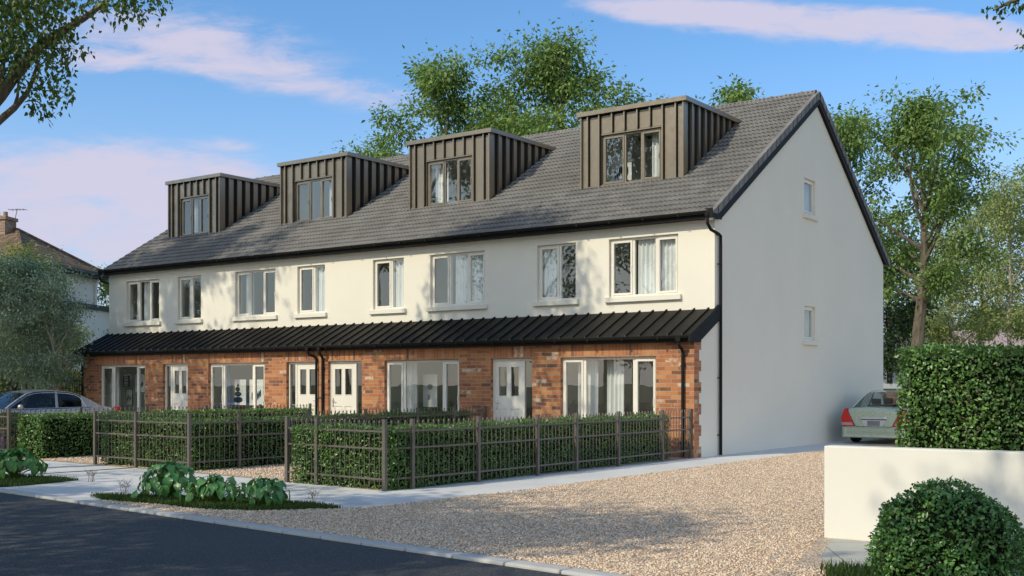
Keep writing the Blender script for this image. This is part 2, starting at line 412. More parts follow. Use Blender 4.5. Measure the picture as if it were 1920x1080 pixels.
def gable_strip(mb,X0,X1,ya,yb,zbot,top,holes):
    """gable wall between planes X0,X1: vertical strips with a sloping top, holes=(y0,y1,z0,z1)"""
    ys=sorted({ya,yb,*[y for y in (0.0,YR) if ya<y<yb],*[h[0] for h in holes],*[h[1] for h in holes]})
    for a,b in zip(ys[:-1],ys[1:]):
        e=1e-4
        hs=sorted([h for h in holes if h[0]<(a+b)/2<h[1]],key=lambda h:h[2])
        segs=[]; z=zbot
        for h in hs: segs.append((z,z,h[2],h[2])); z=h[3]
        segs.append((z,z,top(a+e),top(b-e)))
        for (la,lb,ta,tb) in segs:
            for X,s in ((X1,1),(X0,-1)):
                q=[(X,a,la),(X,b,lb),(X,b,tb),(X,a,ta)]
                mb.quad(*(q if s>0 else q[::-1]))
            mb.quad((X0,a,ta),(X1,a,ta),(X1,b,tb),(X0,b,tb)); mb.quad((X0,a,la),(X0,b,lb),(X1,b,lb),(X1,a,la))
        for h in hs:
            for y in (h[0],h[1]): mb.quad((X0,y,h[2]),(X1,y,h[2]),(X1,y,h[3]),(X0,y,h[3]))
    for y in (ya,yb):
        t=top(y+(1e-4 if y==ya else -1e-4))
        mb.quad((X0,y,zbot),(X1,y,zbot),(X1,y,t),(X0,y,t))

def frame_xz(mb,x0,x1,z0,z1,w,ya,yb):
    mb.box(x0,x0+w,ya,yb,z0,z1); mb.box(x1-w,x1,ya,yb,z0,z1)
    mb.box(x0+w,x1-w,ya,yb,z0,z0+w); mb.box(x0+w,x1-w,ya,yb,z1-w,z1)

def window(parent,x0,x1,z0,z1,yf,splits,sash,mat,name='window',sub=None,fw=.05,mull=.06,sw=.05):
    """casement window facing -Y: outer frame, mullions, opening sashes; panes are a child"""
    mb=MB(); pn=MB()
    frame_xz(mb,x0+.004,x1-.004,z0+.004,z1-.004,fw,yf,yf+.07)
    xs=[x0+fw]+list(splits)+[x1-fw]
    for s in splits: mb.box(s-mull/2,s+mull/2,yf+.002,yf+.07,z0+fw+.002,z1-fw-.002)
    for k in range(len(xs)-1):
        a=xs[k]+(mull/2 if k else 0); b=xs[k+1]-(mull/2 if k<len(xs)-2 else 0)
        if sash[k]:
            frame_xz(mb,a+.003,b-.003,z0+fw+.003,z1-fw-.003,sw,yf-.014,yf+.05)
            mb.box((a+b)/2-.012 if k==1 else b-.05,(a+b)/2+.012 if k==1 else b-.03,yf-.03,yf-.014,z0+(z1-z0)*.42,z0+(z1-z0)*.52)
        pn.quad((a,yf+.022,z0+fw),(b,yf+.022,z0+fw),(b,yf+.022,z1-fw),(a,yf+.022,z1-fw))
    w=mb.build(name,mat,parent,bevel=.004)
    pn.build('pane' if sub is None else 'window_pane',M['pane'],w if sub is None else sub,fixn=False)
    return w

def front_door(parent,x0,x1,z1,yf,side):
    """part-glazed panelled door with one glazed sidelight; side -1: sidelight on the left"""
    W=x1-x0; lw=.34
    lx0,lx1=(x0+lw,x1-.06) if side<0 else (x0+.06,x1-lw)
    fr=MB(); frame_xz(fr,x0+.004,x1-.004,.02,z1-.004,.055,yf,yf+.08)
    m=(lx0-.03) if side<0 else (lx1+.03)
    fr.box(m-.03,m+.03,yf-.004,yf+.08,.075,z1-.06)
    sx0,sx1=(x0+.055,m-.03) if side<0 else (m+.03,x1-.055)
    fr.box(sx0,sx1,yf+.002,yf+.06,.075,.16)
    d=fr.build('front_door',M['door'],parent,bevel=.004)
    lf=MB(); z0,zt=.04,z1-.06; st=.105; mid=(lx0+lx1)/2
    ya,yb=yf+.012,yf+.058
    zg0,zg1=1.30,zt-.13; zp0,zp1=.24,1.00
    holes=[(lx0+st,mid-.05,zg0,zg1),(mid+.05,lx1-st,zg0,zg1),(lx0+st,mid-.05,zp0,zp1),(mid+.05,lx1-st,zp0,zp1)]
    wall_grid(lf,lx0,lx1,z0,zt,ya,yb,holes)
    for h in holes[2:]:
        lf.box(h[0],h[1],ya+.016,yb-.01,h[2],h[3]); 
        lf.box(h[0]+.05,h[1]-.05,ya+.007,ya+.016,h[2]+.05,h[3]-.05)
    for h in holes[:2]: frame_xz(lf,h[0],h[1],h[2],h[3],.018,ya-.008,ya+.02)
    lf.build('door_leaf',M['door'],d,bevel=.003)
    pn=MB()
    for h in holes[:2]+[(sx0,sx1,.16,z1-.06)]:
        pn.quad((h[0],yf+.03,h[2]),(h[1],yf+.03,h[2]),(h[1],yf+.03,h[3]),(h[0],yf+.03,h[3]))
    pn.build('pane',M['pane'],d,fixn=False)
    hd=MB(); hx=lx0+.055 if side>0 else lx1-.055; sgn=1 if side>0 else -1
    hd.box(hx-.018,hx+.018,ya-.012,ya,.98,1.22)
    hd.tube([(hx,ya-.012,1.14),(hx,ya-.05,1.14),(hx+sgn*.02,ya-.055,1.14),(hx+sgn*.11,ya-.055,1.14)],.010,8)
    hd.build('handle',M['chrome'],d,smooth=False)
    return d

def roof_tiles(parent,x0,x1,skip):
    """interlocking tiles: rolled profile, each course lapping the one below"""
    P=.125; ns=8; G=.2375
    n0=math.floor(x0/P*ns); n1=math.ceil(x1/P*ns)
    xs=np.clip(np.arange(n0,n1+1)*P/ns,x0,x1)
    V=[];F=[]; base=0; nn=np.array(NRM)
    k=0; y=-.30
    while y<YR-.02:
        y2=min(y+G+.07,YR+.05)
        ph=(k%2)*.5
        h=.066*(1-np.abs(2*((xs/P)%1)-1)**1.6)
        jo=np.abs(((xs/.375+ (k%2)*.5)%1)-.5)>.485
        h=np.where(jo,h-.006,h)
        rows=[]
        for yy,l in ((y,.030),(y,.046),(y2,.0)):
            hh=h+l
            rows.append(np.stack([xs,yy+nn[1]*hh,ZR0+SL*yy+nn[2]*hh],1))
        rows=np.array(rows); w=len(xs)
        V.append(rows.reshape(-1,3))
        cx=(xs[:-1]+xs[1:])/2; keep=np.ones(w-1,bool); cy=y+G/2
        for (a,b,c,d) in skip:
            if c<cy<d: keep&=~((cx>a)&(cx<b))
        i=np.arange(w-1)[keep]
        for r in (0,1):
            F.append(np.stack([base+r*w+i,base+r*w+i+1,base+(r+1)*w+i+1,base+(r+1)*w+i],1))
        base+=3*w; k+=1; y+=G
    return mesh_np('roof',np.concatenate(V),np.concatenate(F),M['roof'],parent)

HOUSES=[
 dict(up=[(-4.826,-3.684,'s'),(-2.75,-.91,'l')],win=(-3.457,-.93,(-2.836,-1.523)),door=(-5.50,-4.262,1),dorm=(-4.55,-1.59),
      label='end house nearest the drive, with the bare cream gable wall',short='house at the bare gable'),
 dict(up=[(-10.357,-9.223,'s'),(-8.286,-6.462,'l')],win=(-9.0,-6.487,(-8.368,-7.056)),door=(-11.08,-9.81,1),dorm=(-10.40,-7.50),
      label='terraced house next to the bare gable end, its dormer clear of tree shade',short='second house from gable'),
 dict(up=[(-16.086,-14.283,'l'),(-13.356,-12.223,'s')],win=(-16.1,-13.63,(-15.47,-14.19)),door=(-12.72,-11.47,-1),dorm=(-15.80,-12.90),
      label='terraced house third from the bare gable, blue curtain in its ground window',short='third house from gable'),
 dict(up=[(-21.571,-19.794,'l'),(-18.865,-17.71,'s')],win=(-21.59,-19.15,(-20.887,-19.648)),door=(-18.264,-17.06,-1),dorm=(-21.43,-18.72),
      label='farthest terraced house, at the left end of the row, dappled by tree shade',short='farthest house'),
]
room_m=mat_plain('room_wall',(.78,.78,.76),.9,0,.2,.05,1)
room_g=mat_plain('room_wall_green',(.62,.66,.58),.9,0,.2,.05,1)
M['curtain']=mat_plain('curtain_cloth',(.80,.80,.80),.9,0,.2,.06,3)
M['curtain_blue']=mat_plain('blue_curtain_cloth',(.13,.18,.30),.9,0,.2,.1,3)
M['floorwood']=mat_plain('floor_wood',(.58,.52,.44),.6,0,.5,.2,4)
M['paper']=mat_plain('print_paper',(.78,.78,.77),.7,0,.3,.03,3)
M['ink']=mat_plain('print_ink',(.02,.02,.022),.7,0,.3,.2,9)
M['ink_grey']=mat_plain('print_grey_ink',(.28,.28,.28),.7,0,.3,.4,14)

def dormer(h,x0,x1):
    yf,zt,zf=1.64,8.60,8.505
    wx0,wx1=x0+.60,x1-.63; wz0,wz1=6.66,7.96
    cl=MB()
    wall_grid(cl,x0,x1,6.50,zf,yf,yf+.12,[(wx0,wx1,wz0,wz1)])
    yb=(zf-ZR0)/SL
    for X,Y in ((x0,x0+.1),(x1-.1,x1)):
        cl.prism([(yf+.12,zr(yf+.12)-.05),(yb+.08,zf),(yf+.12,zf)],'x',X,Y)
    # standing seams on the front
    for s in (.21,.55,.93,1.29,1.66,2.02,2.37,2.73):
        xs=x0+s*(x1-x0)/2.95
        if xs>x1-.12: xs=x1-.2
        inside=wx0-.02<xs<wx1+.02
        if not inside: cl.box(xs-.019,xs+.019,yf-.070,yf,zr(yf)-.03,zf)
        else:
            cl.box(xs-.019,xs+.019,yf-.070,yf,wz1+.05,zf); cl.box(xs-.019,xs+.019,yf-.070,yf,zr(yf)-.02,wz0-.045)
    for xa,xb in ((x0-.002,x0+.03),(x1-.03,x1+.002)): cl.box(xa,xb,yf-.070,yf-.001,zr(yf)-.03,zf)
    gk=MB()
    for s in (.21,.55,.93,1.29,1.66,2.02,2.37,2.73):
        xs=x0+s*(x1-x0)/2.95
        if xs>x1-.12: xs=x1-.2
        if wx0-.02<xs<wx1+.02: gk.box(xs+.0195,xs+.046,yf-.006,yf-.001,wz1+.05,zf-.001)
        else: gk.box(xs+.0195,xs+.046,yf-.006,yf-.001,zr(yf)-.03,zf-.001)
    gk.box(x0+.031,x1-.031,yf-.004,yf-.0005,zf-.05,zf-.002)
    gk.box(wx0-.03,wx1+.02,yf-.0045,yf-.0005,wz1+.002,wz1+.04); gk.box(wx0-.03,wx1+.02,yf-.0045,yf-.0005,zr(yf)-.02,wz0-.057)
    # seams down the cheeks
    y=yf+.30
    while y<yb-.15:
        for X,s in ((x1,1),(x0,-1)):
            cl.box(min(X,X+s*.065),max(X,X+s*.065),y-.017,y+.017,zr(y)+.0,zf)
            gk.box(min(X+s*.001,X+s*.006),max(X+s*.001,X+s*.006),y-.125,y-.0175,zr(y-.1)+.0,zf-.002)
        y+=.355
    n0=len(cl.v); cl.v+=gk.v; cl.f+=[tuple(q+n0 for q in f) for f in gk.f]; cl.m+=[1]*len(gk.f)
    d=cl.build('dormer',[M['taupe'],M['black']],h)
    rf=MB()
    rf.prism([(yf-.105,zf),(yb+.05,zf),(yb+.22,zt),(yf-.105,zt)],'x',x0-.085,x1+.085)
    rf.box(x0-.095,x1+.095,yf-.115,yf-.106,zf-.006,zt+.012)
    rf.box(x1+.086,x1+.095,yf-.106,yb+.1,zf-.006,zt+.012); rf.box(x0-.095,x0-.086,yf-.106,yb+.1,zf-.006,zt+.012)
    rf.build('dormer_roof',M['taupe'],d)
    # window surround and sill
    sp=(wx0+(wx1-wx0)*.385,wx0+(wx1-wx0)*.66)
    sr=MB(); sr.box(wx0-.05,wx1+.03,yf-.05,yf+.04,wz0-.055,wz0+.002)
    sr.build('sill',M['taupe'],d)
    hd=MB(); hd.box(wx0,wx1,yf-.02,yf-.001,wz1,wz1+.03); hd.build('head_trim',M['taupe'],d)
    window(d,wx0,wx1,wz0,wz1,yf+.05,sp,(True,False,True),M['taupe'],name='window',sub=d,fw=.05,mull=.05,sw=.045)
    it=MB(); a,b=x0+.11,x1-.11; y0=yf+.125; y1=4.6
    it.quad((a,y1,6.2),(b,y1,6.2),(b,y1,8.49),(a,y1,8.49)); it.quad((a,y0,6.35),(b,y0,6.35),(b,y1,6.35),(a,y1,6.35))
    it.quad((a,y0,8.49),(b,y0,8.49),(b,y1,8.49),(a,y1,8.49))
    it.quad((a,y0,6.2),(a,y1,6.2),(a,y1,8.49),(a,y0,8.49)); it.quad((b,y0,6.2),(b,y1,6.2),(b,y1,8.49),(b,y0,8.49))
    it.build('attic_room',room_m,d,fixn=False)
    return d

def swan_pipe(mb,x,y0,z0,y1,zb,r=.036,xo=0):
    """gutter outlet, swan neck back to the wall, pipe to the ground"""
    mb.box(x-.055,x+.055,y0-.05,y0+.05,z0-.07,z0+.03)
    mb.tube([(x,y0,z0-.05),(x,y0,z0-.13),(x+xo*.2,y0+(y1-y0)*.2,z0-.19),(x+xo*.8,y0+(y1-y0)*.8,z0-.24),(x+xo,y1,z0-.30),(x+xo,y1,z0-.45)],r,10)
    mb.tube([(x+xo,y1,z0-.42),(x+xo,y1,zb)],r,10)
    z=z0-.6
    while z>.3:
        mb.box(x+xo-.05,x+xo+.05,y1-.01,y1+.05,z-.02,z+.02); z-=1.4

houses=[]
for i,H in enumerate(HOUSES):
    x0,x1=HX[i+1],HX[i]
    h=empty('terraced_house',(0,0,0),0,H['label'],'house','terraced houses in the row'); houses.append(h)
    # ---- upper wall, rear wall, gable walls
    w=MB()
    holes=[(a,b,3.655,5.045) for a,b,_ in H['up']]
    xa,xb=x0,x1
    if i==0: xb=-.30
    if i==3: xa=x0+.30
    wall_grid(w,xa,xb,2.62,5.36,0,.28,holes)
    rw=MB(); wall_grid(rw,xa,xb,-.02,5.36,11.54,11.82,[]); rw.build('rear_wall',M['render'],h)
    if i==0: w.quad((-.30,0,2.62),(0,0,2.62),(0,0,5.40),(-.30,0,5.40))
    if i==3: w.quad((x0,0,2.62),(x0+.30,0,2.62),(x0+.30,0,5.40),(x0,0,5.40))
    top=lambda y:(min(zr(y)-.13,9.25) if y>=0 else 3.24+.555*y)
    if i==0: gable_strip(w,-.30,0,-.78,11.82,-.02,top,[(5.34,6.12,6.08,7.02),(5.34,6.12,2.75,3.66)])
    if i==3: gable_strip(w,x0,x0+.30,-.78,11.82,-.02,top,[])
    w.build('wall',M['render'],h)
    # ---- brick front of the ground storey
    wx0,wx1,spl=H['win']; dx0,dx1,side=H['door']
    b=MB(); oh=[(wx0,wx1,.28,2.22),(dx0,dx1,-.02,2.225)]
    wall_grid(b,x0 if i<3 else x0-.003,x1 if i else .003,-.02,2.53,-1.02,-.78,oh)
    if i==0:
        z=-.0; k=0
        while z<2.5:
            if k%2==0: b.box(-.05,.004,-.781,-.68,z,min(z+.235,2.53))
            z+=.235; k+=1
    b.build('brick_wall',M['brick'],h)
    s=MB()
    for a,c in ((wx0,wx1),(dx0,dx1)): s.box(a-.03,c+.03,-1.0235,-.9,2.2275,2.515)
    s.build('lintel',M['soldier'],h)
    # ---- windows and door
    for (a,c,t) in H['up']:
        if t=='l': sp=(a+(c-a)*.345,a+(c-a)*.675); sa=(True,False,True)
        else: sp=(a+(c-a)*.565,); sa=(True,False)
        ww=window(h,a,c,3.655,5.045,.075,sp,sa,M['frame'])
        sl=MB(); sl.box(a-.09,c+.09,-.075,.10,3.535,3.66); sl.build('sill',M['sill'],ww,bevel=.01)
    ww=window(h,wx0,wx1,.28,2.22,-.935,spl,(True,False,True),M['frame'],fw=.055,mull=.075,sw=.05)
    sl=MB(); sl.box(wx0-.02,wx1+.02,-1.06,-.93,.20,.285); sl.build('sill',M['sill'],ww,bevel=.008)
    front_door(h,dx0,dx1,2.225,-.935,side)
    if i==0:
        for (z0,z1) in ((6.08,7.02),(2.75,3.66)):
            g=MB(); y0,y1=5.34,6.12
            for (ya,yb,za,zb) in ((y0+.003,y0+.06,z0+.003,z1-.003),(y1-.06,y1-.003,z0+.003,z1-.003),(y0+.06,y1-.06,z0+.003,z0+.06),(y0+.06,y1-.06,z1-.06,z1-.003)): g.box(-.13,-.06,ya,yb,za,zb)
            for (ya,yb,za,zb) in ((y0+.06,y0+.10,z0+.06,z1-.06),(y1-.10,y1-.06,z0+.06,z1-.06),(y0+.10,y1-.10,z0+.06,z0+.10),(y0+.10,y1-.10,z1-.10,z1-.06)): g.box(-.11,-.045,ya,yb,za,zb)
            gw=g.build('window',M['frame'],h,bevel=.004)
            pn=MB(); pn.quad((-.085,y0+.08,z0+.08),(-.085,y1-.08,z0+.08),(-.085,y1-.08,z1-.08),(-.085,y0+.08,z1-.08)); pn.build('pane',M['pane'],gw,fixn=False)
            sl=MB(); sl.box(-.15,.07,y0-.09,y1+.09,z0-.12,z0+.003); sl.build('sill',M['sill'],gw,bevel=.008)
            rm=MB(); rm.box(-2.3,-.31,4.4,7.2,z0-.9,z1+.25); rm.build('stair_room',room_m,h,fixn=False)
    # ---- roof
    dm=H['dorm']
    roof_tiles(h,x0,x1,[(dm[0]+.05,dm[1]-.05,1.72,4.55)])
    bk=MB(); bk.quad((x0,YR,ZRIDGE),(x1,YR,ZRIDGE),(x1,12.15,zr(12.15)),(x0,12.15,zr(12.15))); bk.build('rear_roof',M['roof'],h,fixn=False)
    rg=MB(); x=x0
    nseg=int(round((x1-x0)/.45)); sg=(x1-x0)/nseg
    for k in range(nseg):
        a=x0+k*sg; prof=[]
        for (xx,rr) in ((a+.004,.128),(a+.05,.128),(a+.05,.115),(a+sg-.003,.115)):
            prof.append([(xx,YR+rr*math.cos(t)*1.15,ZRIDGE-.035+rr*math.sin(t)) for t in np.linspace(0,PI,9)])
        rg.grid(prof)
        rg.quad(*[(a+.004,YR+.128*math.cos(t)*1.15,ZRIDGE-.035+.128*math.sin(t)) for t in np.linspace(0,PI,9)])
    rg.build('ridge',M['roof'],h)
    if i in (0,3):
        e=x1 if i==0 else x0; s=1 if i==0 else -1
        ex=MB(); ex.box(min(e-s*.075,e+s*.11),max(e-s*.075,e+s*.11),-.335,-.318,5.30,5.50); ex.box(min(e+s*.086,e+s*.11),max(e+s*.086,e+s*.11),-.317,.14,5.29,5.40); ex.build('eaves_box',M['black'],h)
        vg=MB()
        for front in (True,False):
            n=24
            for k in range(n):
                if front: y0=-.31+k*(YR+.31)/n; y1=-.31+(k+1)*(YR+.31)/n+.03
                else: y0=12.17-k*(12.17-YR)/n; y1=12.17-(k+1)*(12.17-YR)/n-.03
                l=.052+.012; 
                pts=[(y0,zr(y0)+l),(y1,zr(y1)+l-.022),(y1,zr(y1)-.14),(y0,zr(y0)-.14)]
                vg.prism(pts,'x',min(e-s*.07,e+s*.105),max(e-s*.07,e+s*.105))
        vg.build('verge',M['roof'],h)
        bb=MB()
        zu=lambda y:zr(y)-.37
        bb.prism([(-.25,5.30),(.14,5.30),(YR,zu(YR)+.05),(11.80,5.30),(12.13,5.30),(12.14,zr(12.14)-.07),(YR,ZRIDGE-.07),(-.25,zr(-.25)-.07)],'x',min(e+s*.004,e+s*.085),max(e+s*.004,e+s*.085))
        bb.build('bargeboard',M['black'],h)
    dormer(h,*dm)
    # ---- eaves
    ea,eb=(x0 if i<3 else x0-.085),(x1 if i else x1+.003)
    fa=MB(); fa.box(ea,eb,-.25,-.225,5.30,5.43); fa.box(ea,eb,-.225,-.002,5.30,5.315); fa.build('fascia',M['black'],h)
    def gutter(ga,gb,yc,zc,r):
        g=MB(); prof=[(yc+r*math.cos(t),zc+r*math.sin(t)) for t in np.linspace(PI,2*PI,9)]
        prof=[(yc-r-.006,zc+.012)]+prof+[(yc+r+.004,zc+.012)]
        inner=[(yc+(r-.008)*math.cos(t),zc+.002+(r-.008)*math.sin(t)) for t in np.linspace(2*PI,PI,9)]
        g.prism(prof+inner,'x',ga,gb)
        x=ga+.4
        while x<gb: g.box(x-.02,x+.02,yc-r-.012,yc+r,zc-r-.012,zc+.016); x+=.9
        return g
    gutter(ea-(.03 if i==3 else 0),eb-(.02 if i==0 else 0),-.305,5.435,.056).build('gutter',M['black'],h)
    # ---- canopy over the ground storey
    ca,cb=(x0 if i<3 else x0-.06),(x1 if i else x1+.06)
    def zc(y): return 2.70+(y+1.20)*.59/1.20
    c=MB(); c.prism([(-1.29,zc(-1.29)),(0.0,zc(0)),(0.0,zc(0)-.035),(-1.29,zc(-1.29)-.035)],'x',ca,cb)
    x=math.ceil((ca+.15)/.352)*.352-.145
    while x<cb-.05:
        if x>ca:
            c.bar((x,-1.292,zc(-1.292)+.018),(x,.0,zc(.0)+.018),.030,.045)
            c.cur=1; c.bar((x,-1.302,zc(-1.302)+.018),(x,-1.294,zc(-1.294)+.018),.026,.040); c.cur=0  # paler caps stand in for sunlight caught on the seam ends
        x+=.352
    cp=c.build('canopy',[M['canopy'],M['taupe']],h)
    fm=MB(); fm.box(ca,cb-(.07 if i==0 else 0),-1.20,-1.175,2.515,2.640); fm.box(ca,cb-(.07 if i==0 else 0),-1.175,-1.0205,2.515,2.53)
    fm.build('canopy_fascia',M['black'],cp)
    gutter(ca-(.02 if i==3 else 0),cb-(.075 if i==0 else 0),-1.255,2.63,.05).build('canopy_gutter',M['black'],cp)
    if i==0:
        bb=MB(); bb.prism([(-1.31,2.515),(-.80,2.515),(-.80,2.56),(.14,3.05),(.14,zc(.14)+.03),(-1.31,zc(-1.31)+.03)],'x',.005,.066); bb.build('canopy_bargeboard',M['black'],cp)
    if i==3:
        bb=MB(); bb.prism([(-1.31,2.515),(-.80,2.515),(-.80,2.56),(.0,3.02),(.0,zc(.0)+.03),(-1.31,zc(-1.31)+.03)],'x',x0-.066,x0-.005); bb.build('canopy_bargeboard',M['black'],cp)
    # ---- downpipes
    if i==0:
        p=MB(); swan_pipe(p,-.247,-1.255,2.60,-1.065,.02); p.build('downpipe',M['black'],h)
        p=MB(); p.box(-.07,.02,-.36,-.25,5.33,5.41)
        p.tube([(-.025,-.305,5.36),(-.025,-.305,5.16),(.0,-.20,5.04),(.045,.10,4.97),(.056,.185,4.93),(.056,.19,4.7)],.036,10)
        p.tube([(.056,.19,4.75),(.056,.19,.01)],.036,10)
        z=4.3
        while z>.3:
            p.box(-.002,.09,.13,.165,z-.012,z+.012); z-=1.28
        p.build('downpipe',M['black'],h)
    if i==1:
        p=MB(); swan_pipe(p,-11.17,-1.255,2.60,-1.065,.02,xo=-.07); p.build('downpipe',M['black'],h)
    if i==2:
        p=MB(); swan_pipe(p,-11.62,-1.255,2.60,-1.065,.02,xo=.14); p.build('downpipe',M['black'],h)
    if i==3:
        p=MB(); swan_pipe(p,-22.50,-1.255,2.60,-1.065,.02,xo=.03); p.build('downpipe',M['black'],h)
        p=MB(); p.box(x0-.12,x0-.02,-.36,-.25,5.33,5.41)
        p.tube([(x0-.07,-.305,5.36),(x0-.07,-.305,5.14),(x0-.07,-.22,5.07),(x0-.06,.10,5.03),(x0-.055,.19,4.97),(x0-.055,.19,.01)],.036,10); p.build('downpipe',M['black'],h)
    # ---- rooms seen through the glass
    rm=MB()
    for (ya,z0,z1,yb) in ((-.775,.0,2.51,2.3),(.285,2.72,5.27,2.4)):
        for (a,c) in ((x0+.06,x1-.06),):
            if i==0: c=x1-.305
            if i==3: a=x0+.305
            xm=None
            rm.quad((a,yb,z0),(c,yb,z0),(c,yb,z1),(a,yb,z1)); rm.quad((a,ya,z1),(c,ya,z1),(c,yb,z1),(a,yb,z1))
            rm.quad((a,ya,z0),(a,yb,z0),(a,yb,z1),(a,ya,z1)); rm.quad((c,ya,z0),(c,yb,z0),(c,yb,z1),(c,ya,z1))
            rm.cur=1; rm.quad((a,ya,z0+.01),(c,ya,z0+.01),(c,yb,z0+.01),(a,yb,z0+.01)); rm.cur=0
            # partition between the two front rooms
            if z0>1: p=(H['up'][0][1]+H['up'][1][0])/2
            else: p=((wx0+dx1)/2 if dx1<wx0 else (dx0+wx1)/2)
            rm.box(p-.05,p+.05,ya,yb-.01,z0+.015,z1-.01)
    rm.build('interior',[room_g if i in (1,2) else room_m,M['floorwood']],h,fixn=False)

# ------------------------------------------------------------------ curtains and prints inside
def curtain(x0,x1,y,z0,z1,label,mat='curtain',amp=.035,pitch=.11):
    n=max(8,int((x1-x0)/pitch*8)); rows=[]
    rnd=random.Random(int(x0*100))
    ph=rnd.random()*6
    for z in (z0,z0+(z1-z0)*.5,z1):
        k=1.0 if z<z1 else .7
        rows.append([(x0+(x1-x0)*j/n,y+amp*k*(math.sin(2*PI*(x0+(x1-x0)*j/n)/pitch+ph)+.4*math.sin(2*PI*j/n*3+ph)),z) for j in range(n+1)])
    mb=MB(); mb.grid(rows)
    o=mb.build('curtain',M[mat],smooth=True,fixn=False); tag(o,label,'curtain','curtains hanging behind the windows'); return o
for i,H in enumerate(HOUSES):
    for (a,c,t) in H['up']:
        w='wide upper window' if t=='l' else 'narrow upper window'
        if t=='l':
            if i!=2: curtain(a+.70,a+1.20,.20,3.4,5.1,f'pale curtain behind the middle light of the {w}, {H["short"]}')
            if i in (0,1): curtain(c-.56,c-.10,.20,3.4,5.1,f'pale curtain behind the right light of the {w}, {H["short"]}')
            if i==2: curtain(a+.28,a+.62,.20,3.4,5.1,f'pale curtain behind the left light of the {w}, {H["short"]}')
        else:
            curtain(*((a+.06,a+.55) if i==0 else ((a+.6,c-.02) if i!=3 else (a+.36,a+.6))),.20,3.4,5.1,f'pale curtain behind the {w}, {H["short"]}')
    a,c,s=H['win']
    curtain(*((a+.05,a+.55) if i>1 else (a+.22,a+.80)),-.62,.1,2.3,f'{"blue" if i==2 else "pale"} curtain inside the large ground window, {H["short"]}','curtain_blue' if i==2 else 'curtain')
    if i==0: curtain(a+1.0,a+1.45,-.55,.1,2.3,'sheer curtain in the centre pane of the large ground window, house at the bare gable')
    d0,d1=H['dorm']
    if i==0: curtain(d1-1.05,d1-.80,1.95,6.4,8.2,'patterned pale curtain behind the right light of the nearest dormer window')
    if i==1: curtain(d0+.70,d0+1.18,1.95,6.4,8.2,'white curtain behind the left light of the second dormer window')
    if i==2: curtain(d0+1.85,d0+2.05,1.95,6.4,8.2,'narrow pale curtain behind the right light of the third dormer window')
    if i==3: curtain(d0+.85,d0+1.12,1.95,6.4,8.2,'pale curtain behind the left light of the farthest dormer window')

def print_panel(x0,x1,y,z0,z1,label,motif,frame=False):
    mb=MB(); mb.box(x0,x1,y,y+.02,z0,z1)
    o=mb.build('wall_print',M['paper']); tag(o,label,'picture','pictures on the room walls')
    k=MB(); w,hh=x1-x0,z1-z0; yy=y-.003
    def blob(cx,cz,rx,rz,n=14,ph=0.):
        k.quad(*[(x0+w*cx+w*rx*math.cos(2*PI*t/n+ph),yy,z0+hh*cz+hh*rz*math.sin(2*PI*t/n+ph)) for t in range(n)])
    if motif=='arch':
        blob(.5,.62,.20,.09); yy-=.002; blob(.42,.30,.12,.10,4,.8)
    elif motif=='stems':
        for q in range(7): blob(.2+.1*q,.35+.06*((q*5)%4),.05,.16,8,.3*q)
    elif motif=='stones':
        for q,(cx,cz,rx,rz) in enumerate(((.5,.2,.30,.12),(.5,.43,.22,.10),(.48,.62,.15,.09),(.5,.78,.08,.06))): blob(cx,cz,rx,rz)
    elif motif=='dots':
        for q in range(9): blob(.2+.3*(q%3),.2+.3*(q//3),.06+.02*(q%2),.07)
    k.build('motif',M['ink_grey'] if motif=='arch' else M['ink'],o,fixn=False)
    if frame:
        f=MB(); frame_xz(f,x0-.02,x1+.02,z0-.02,z1+.02,.022,y-.012,y+.02); f.build('picture_frame',M['ink'],o)
    return o
print_panel(-8.28,-7.80,-.30,1.0,1.86,'white print with a grey arch motif on a panel in the second ground window','arch')
print_panel(-8.52,-8.46,-.30,1.0,1.86,'thin white edge of a panel beside the grey arch print','none')
print_panel(-15.72,-15.02,-.50,.98,1.74,'white print with black stacked stones, left of two in the third ground window','stones')
print_panel(-14.86,-14.26,-.50,.98,1.74,'white print with black stems, right of two in the third ground window','stems')
print_panel(-21.42,-21.16,-.2,1.52,1.86,'small framed dotted print in the farthest ground window, upper left','dots',True)
print_panel(-21.30,-20.96,-.2,.92,1.42,'dark framed stem print in the farthest ground window, below the small one','stems',True)
print_panel(-20.80,-20.30,-.2,1.35,1.92,'white print with black stems at the right of the farthest ground window','stems')
print_panel(-4.05,-3.45,2.3,6.75,7.55,'white plant print standing inside the nearest dormer window','stems')
# ------------------------------------------------------------------ camera numbers (also used to set far things at real distances)
CX,CY,CZ,TH,FPX,YH=11.1045,-23.1121,1.6,.6257,2115.26,720.41
def at(u,v,d):
    """world point at photo position (u,v) and forward distance d"""
    a=(u-960)/FPX; b=(YH-v)/FPX; c,s=math.cos(TH),math.sin(TH)
    return Vector((CX+d*(-s+a*c),CY+d*(c+a*s),CZ+d*b))

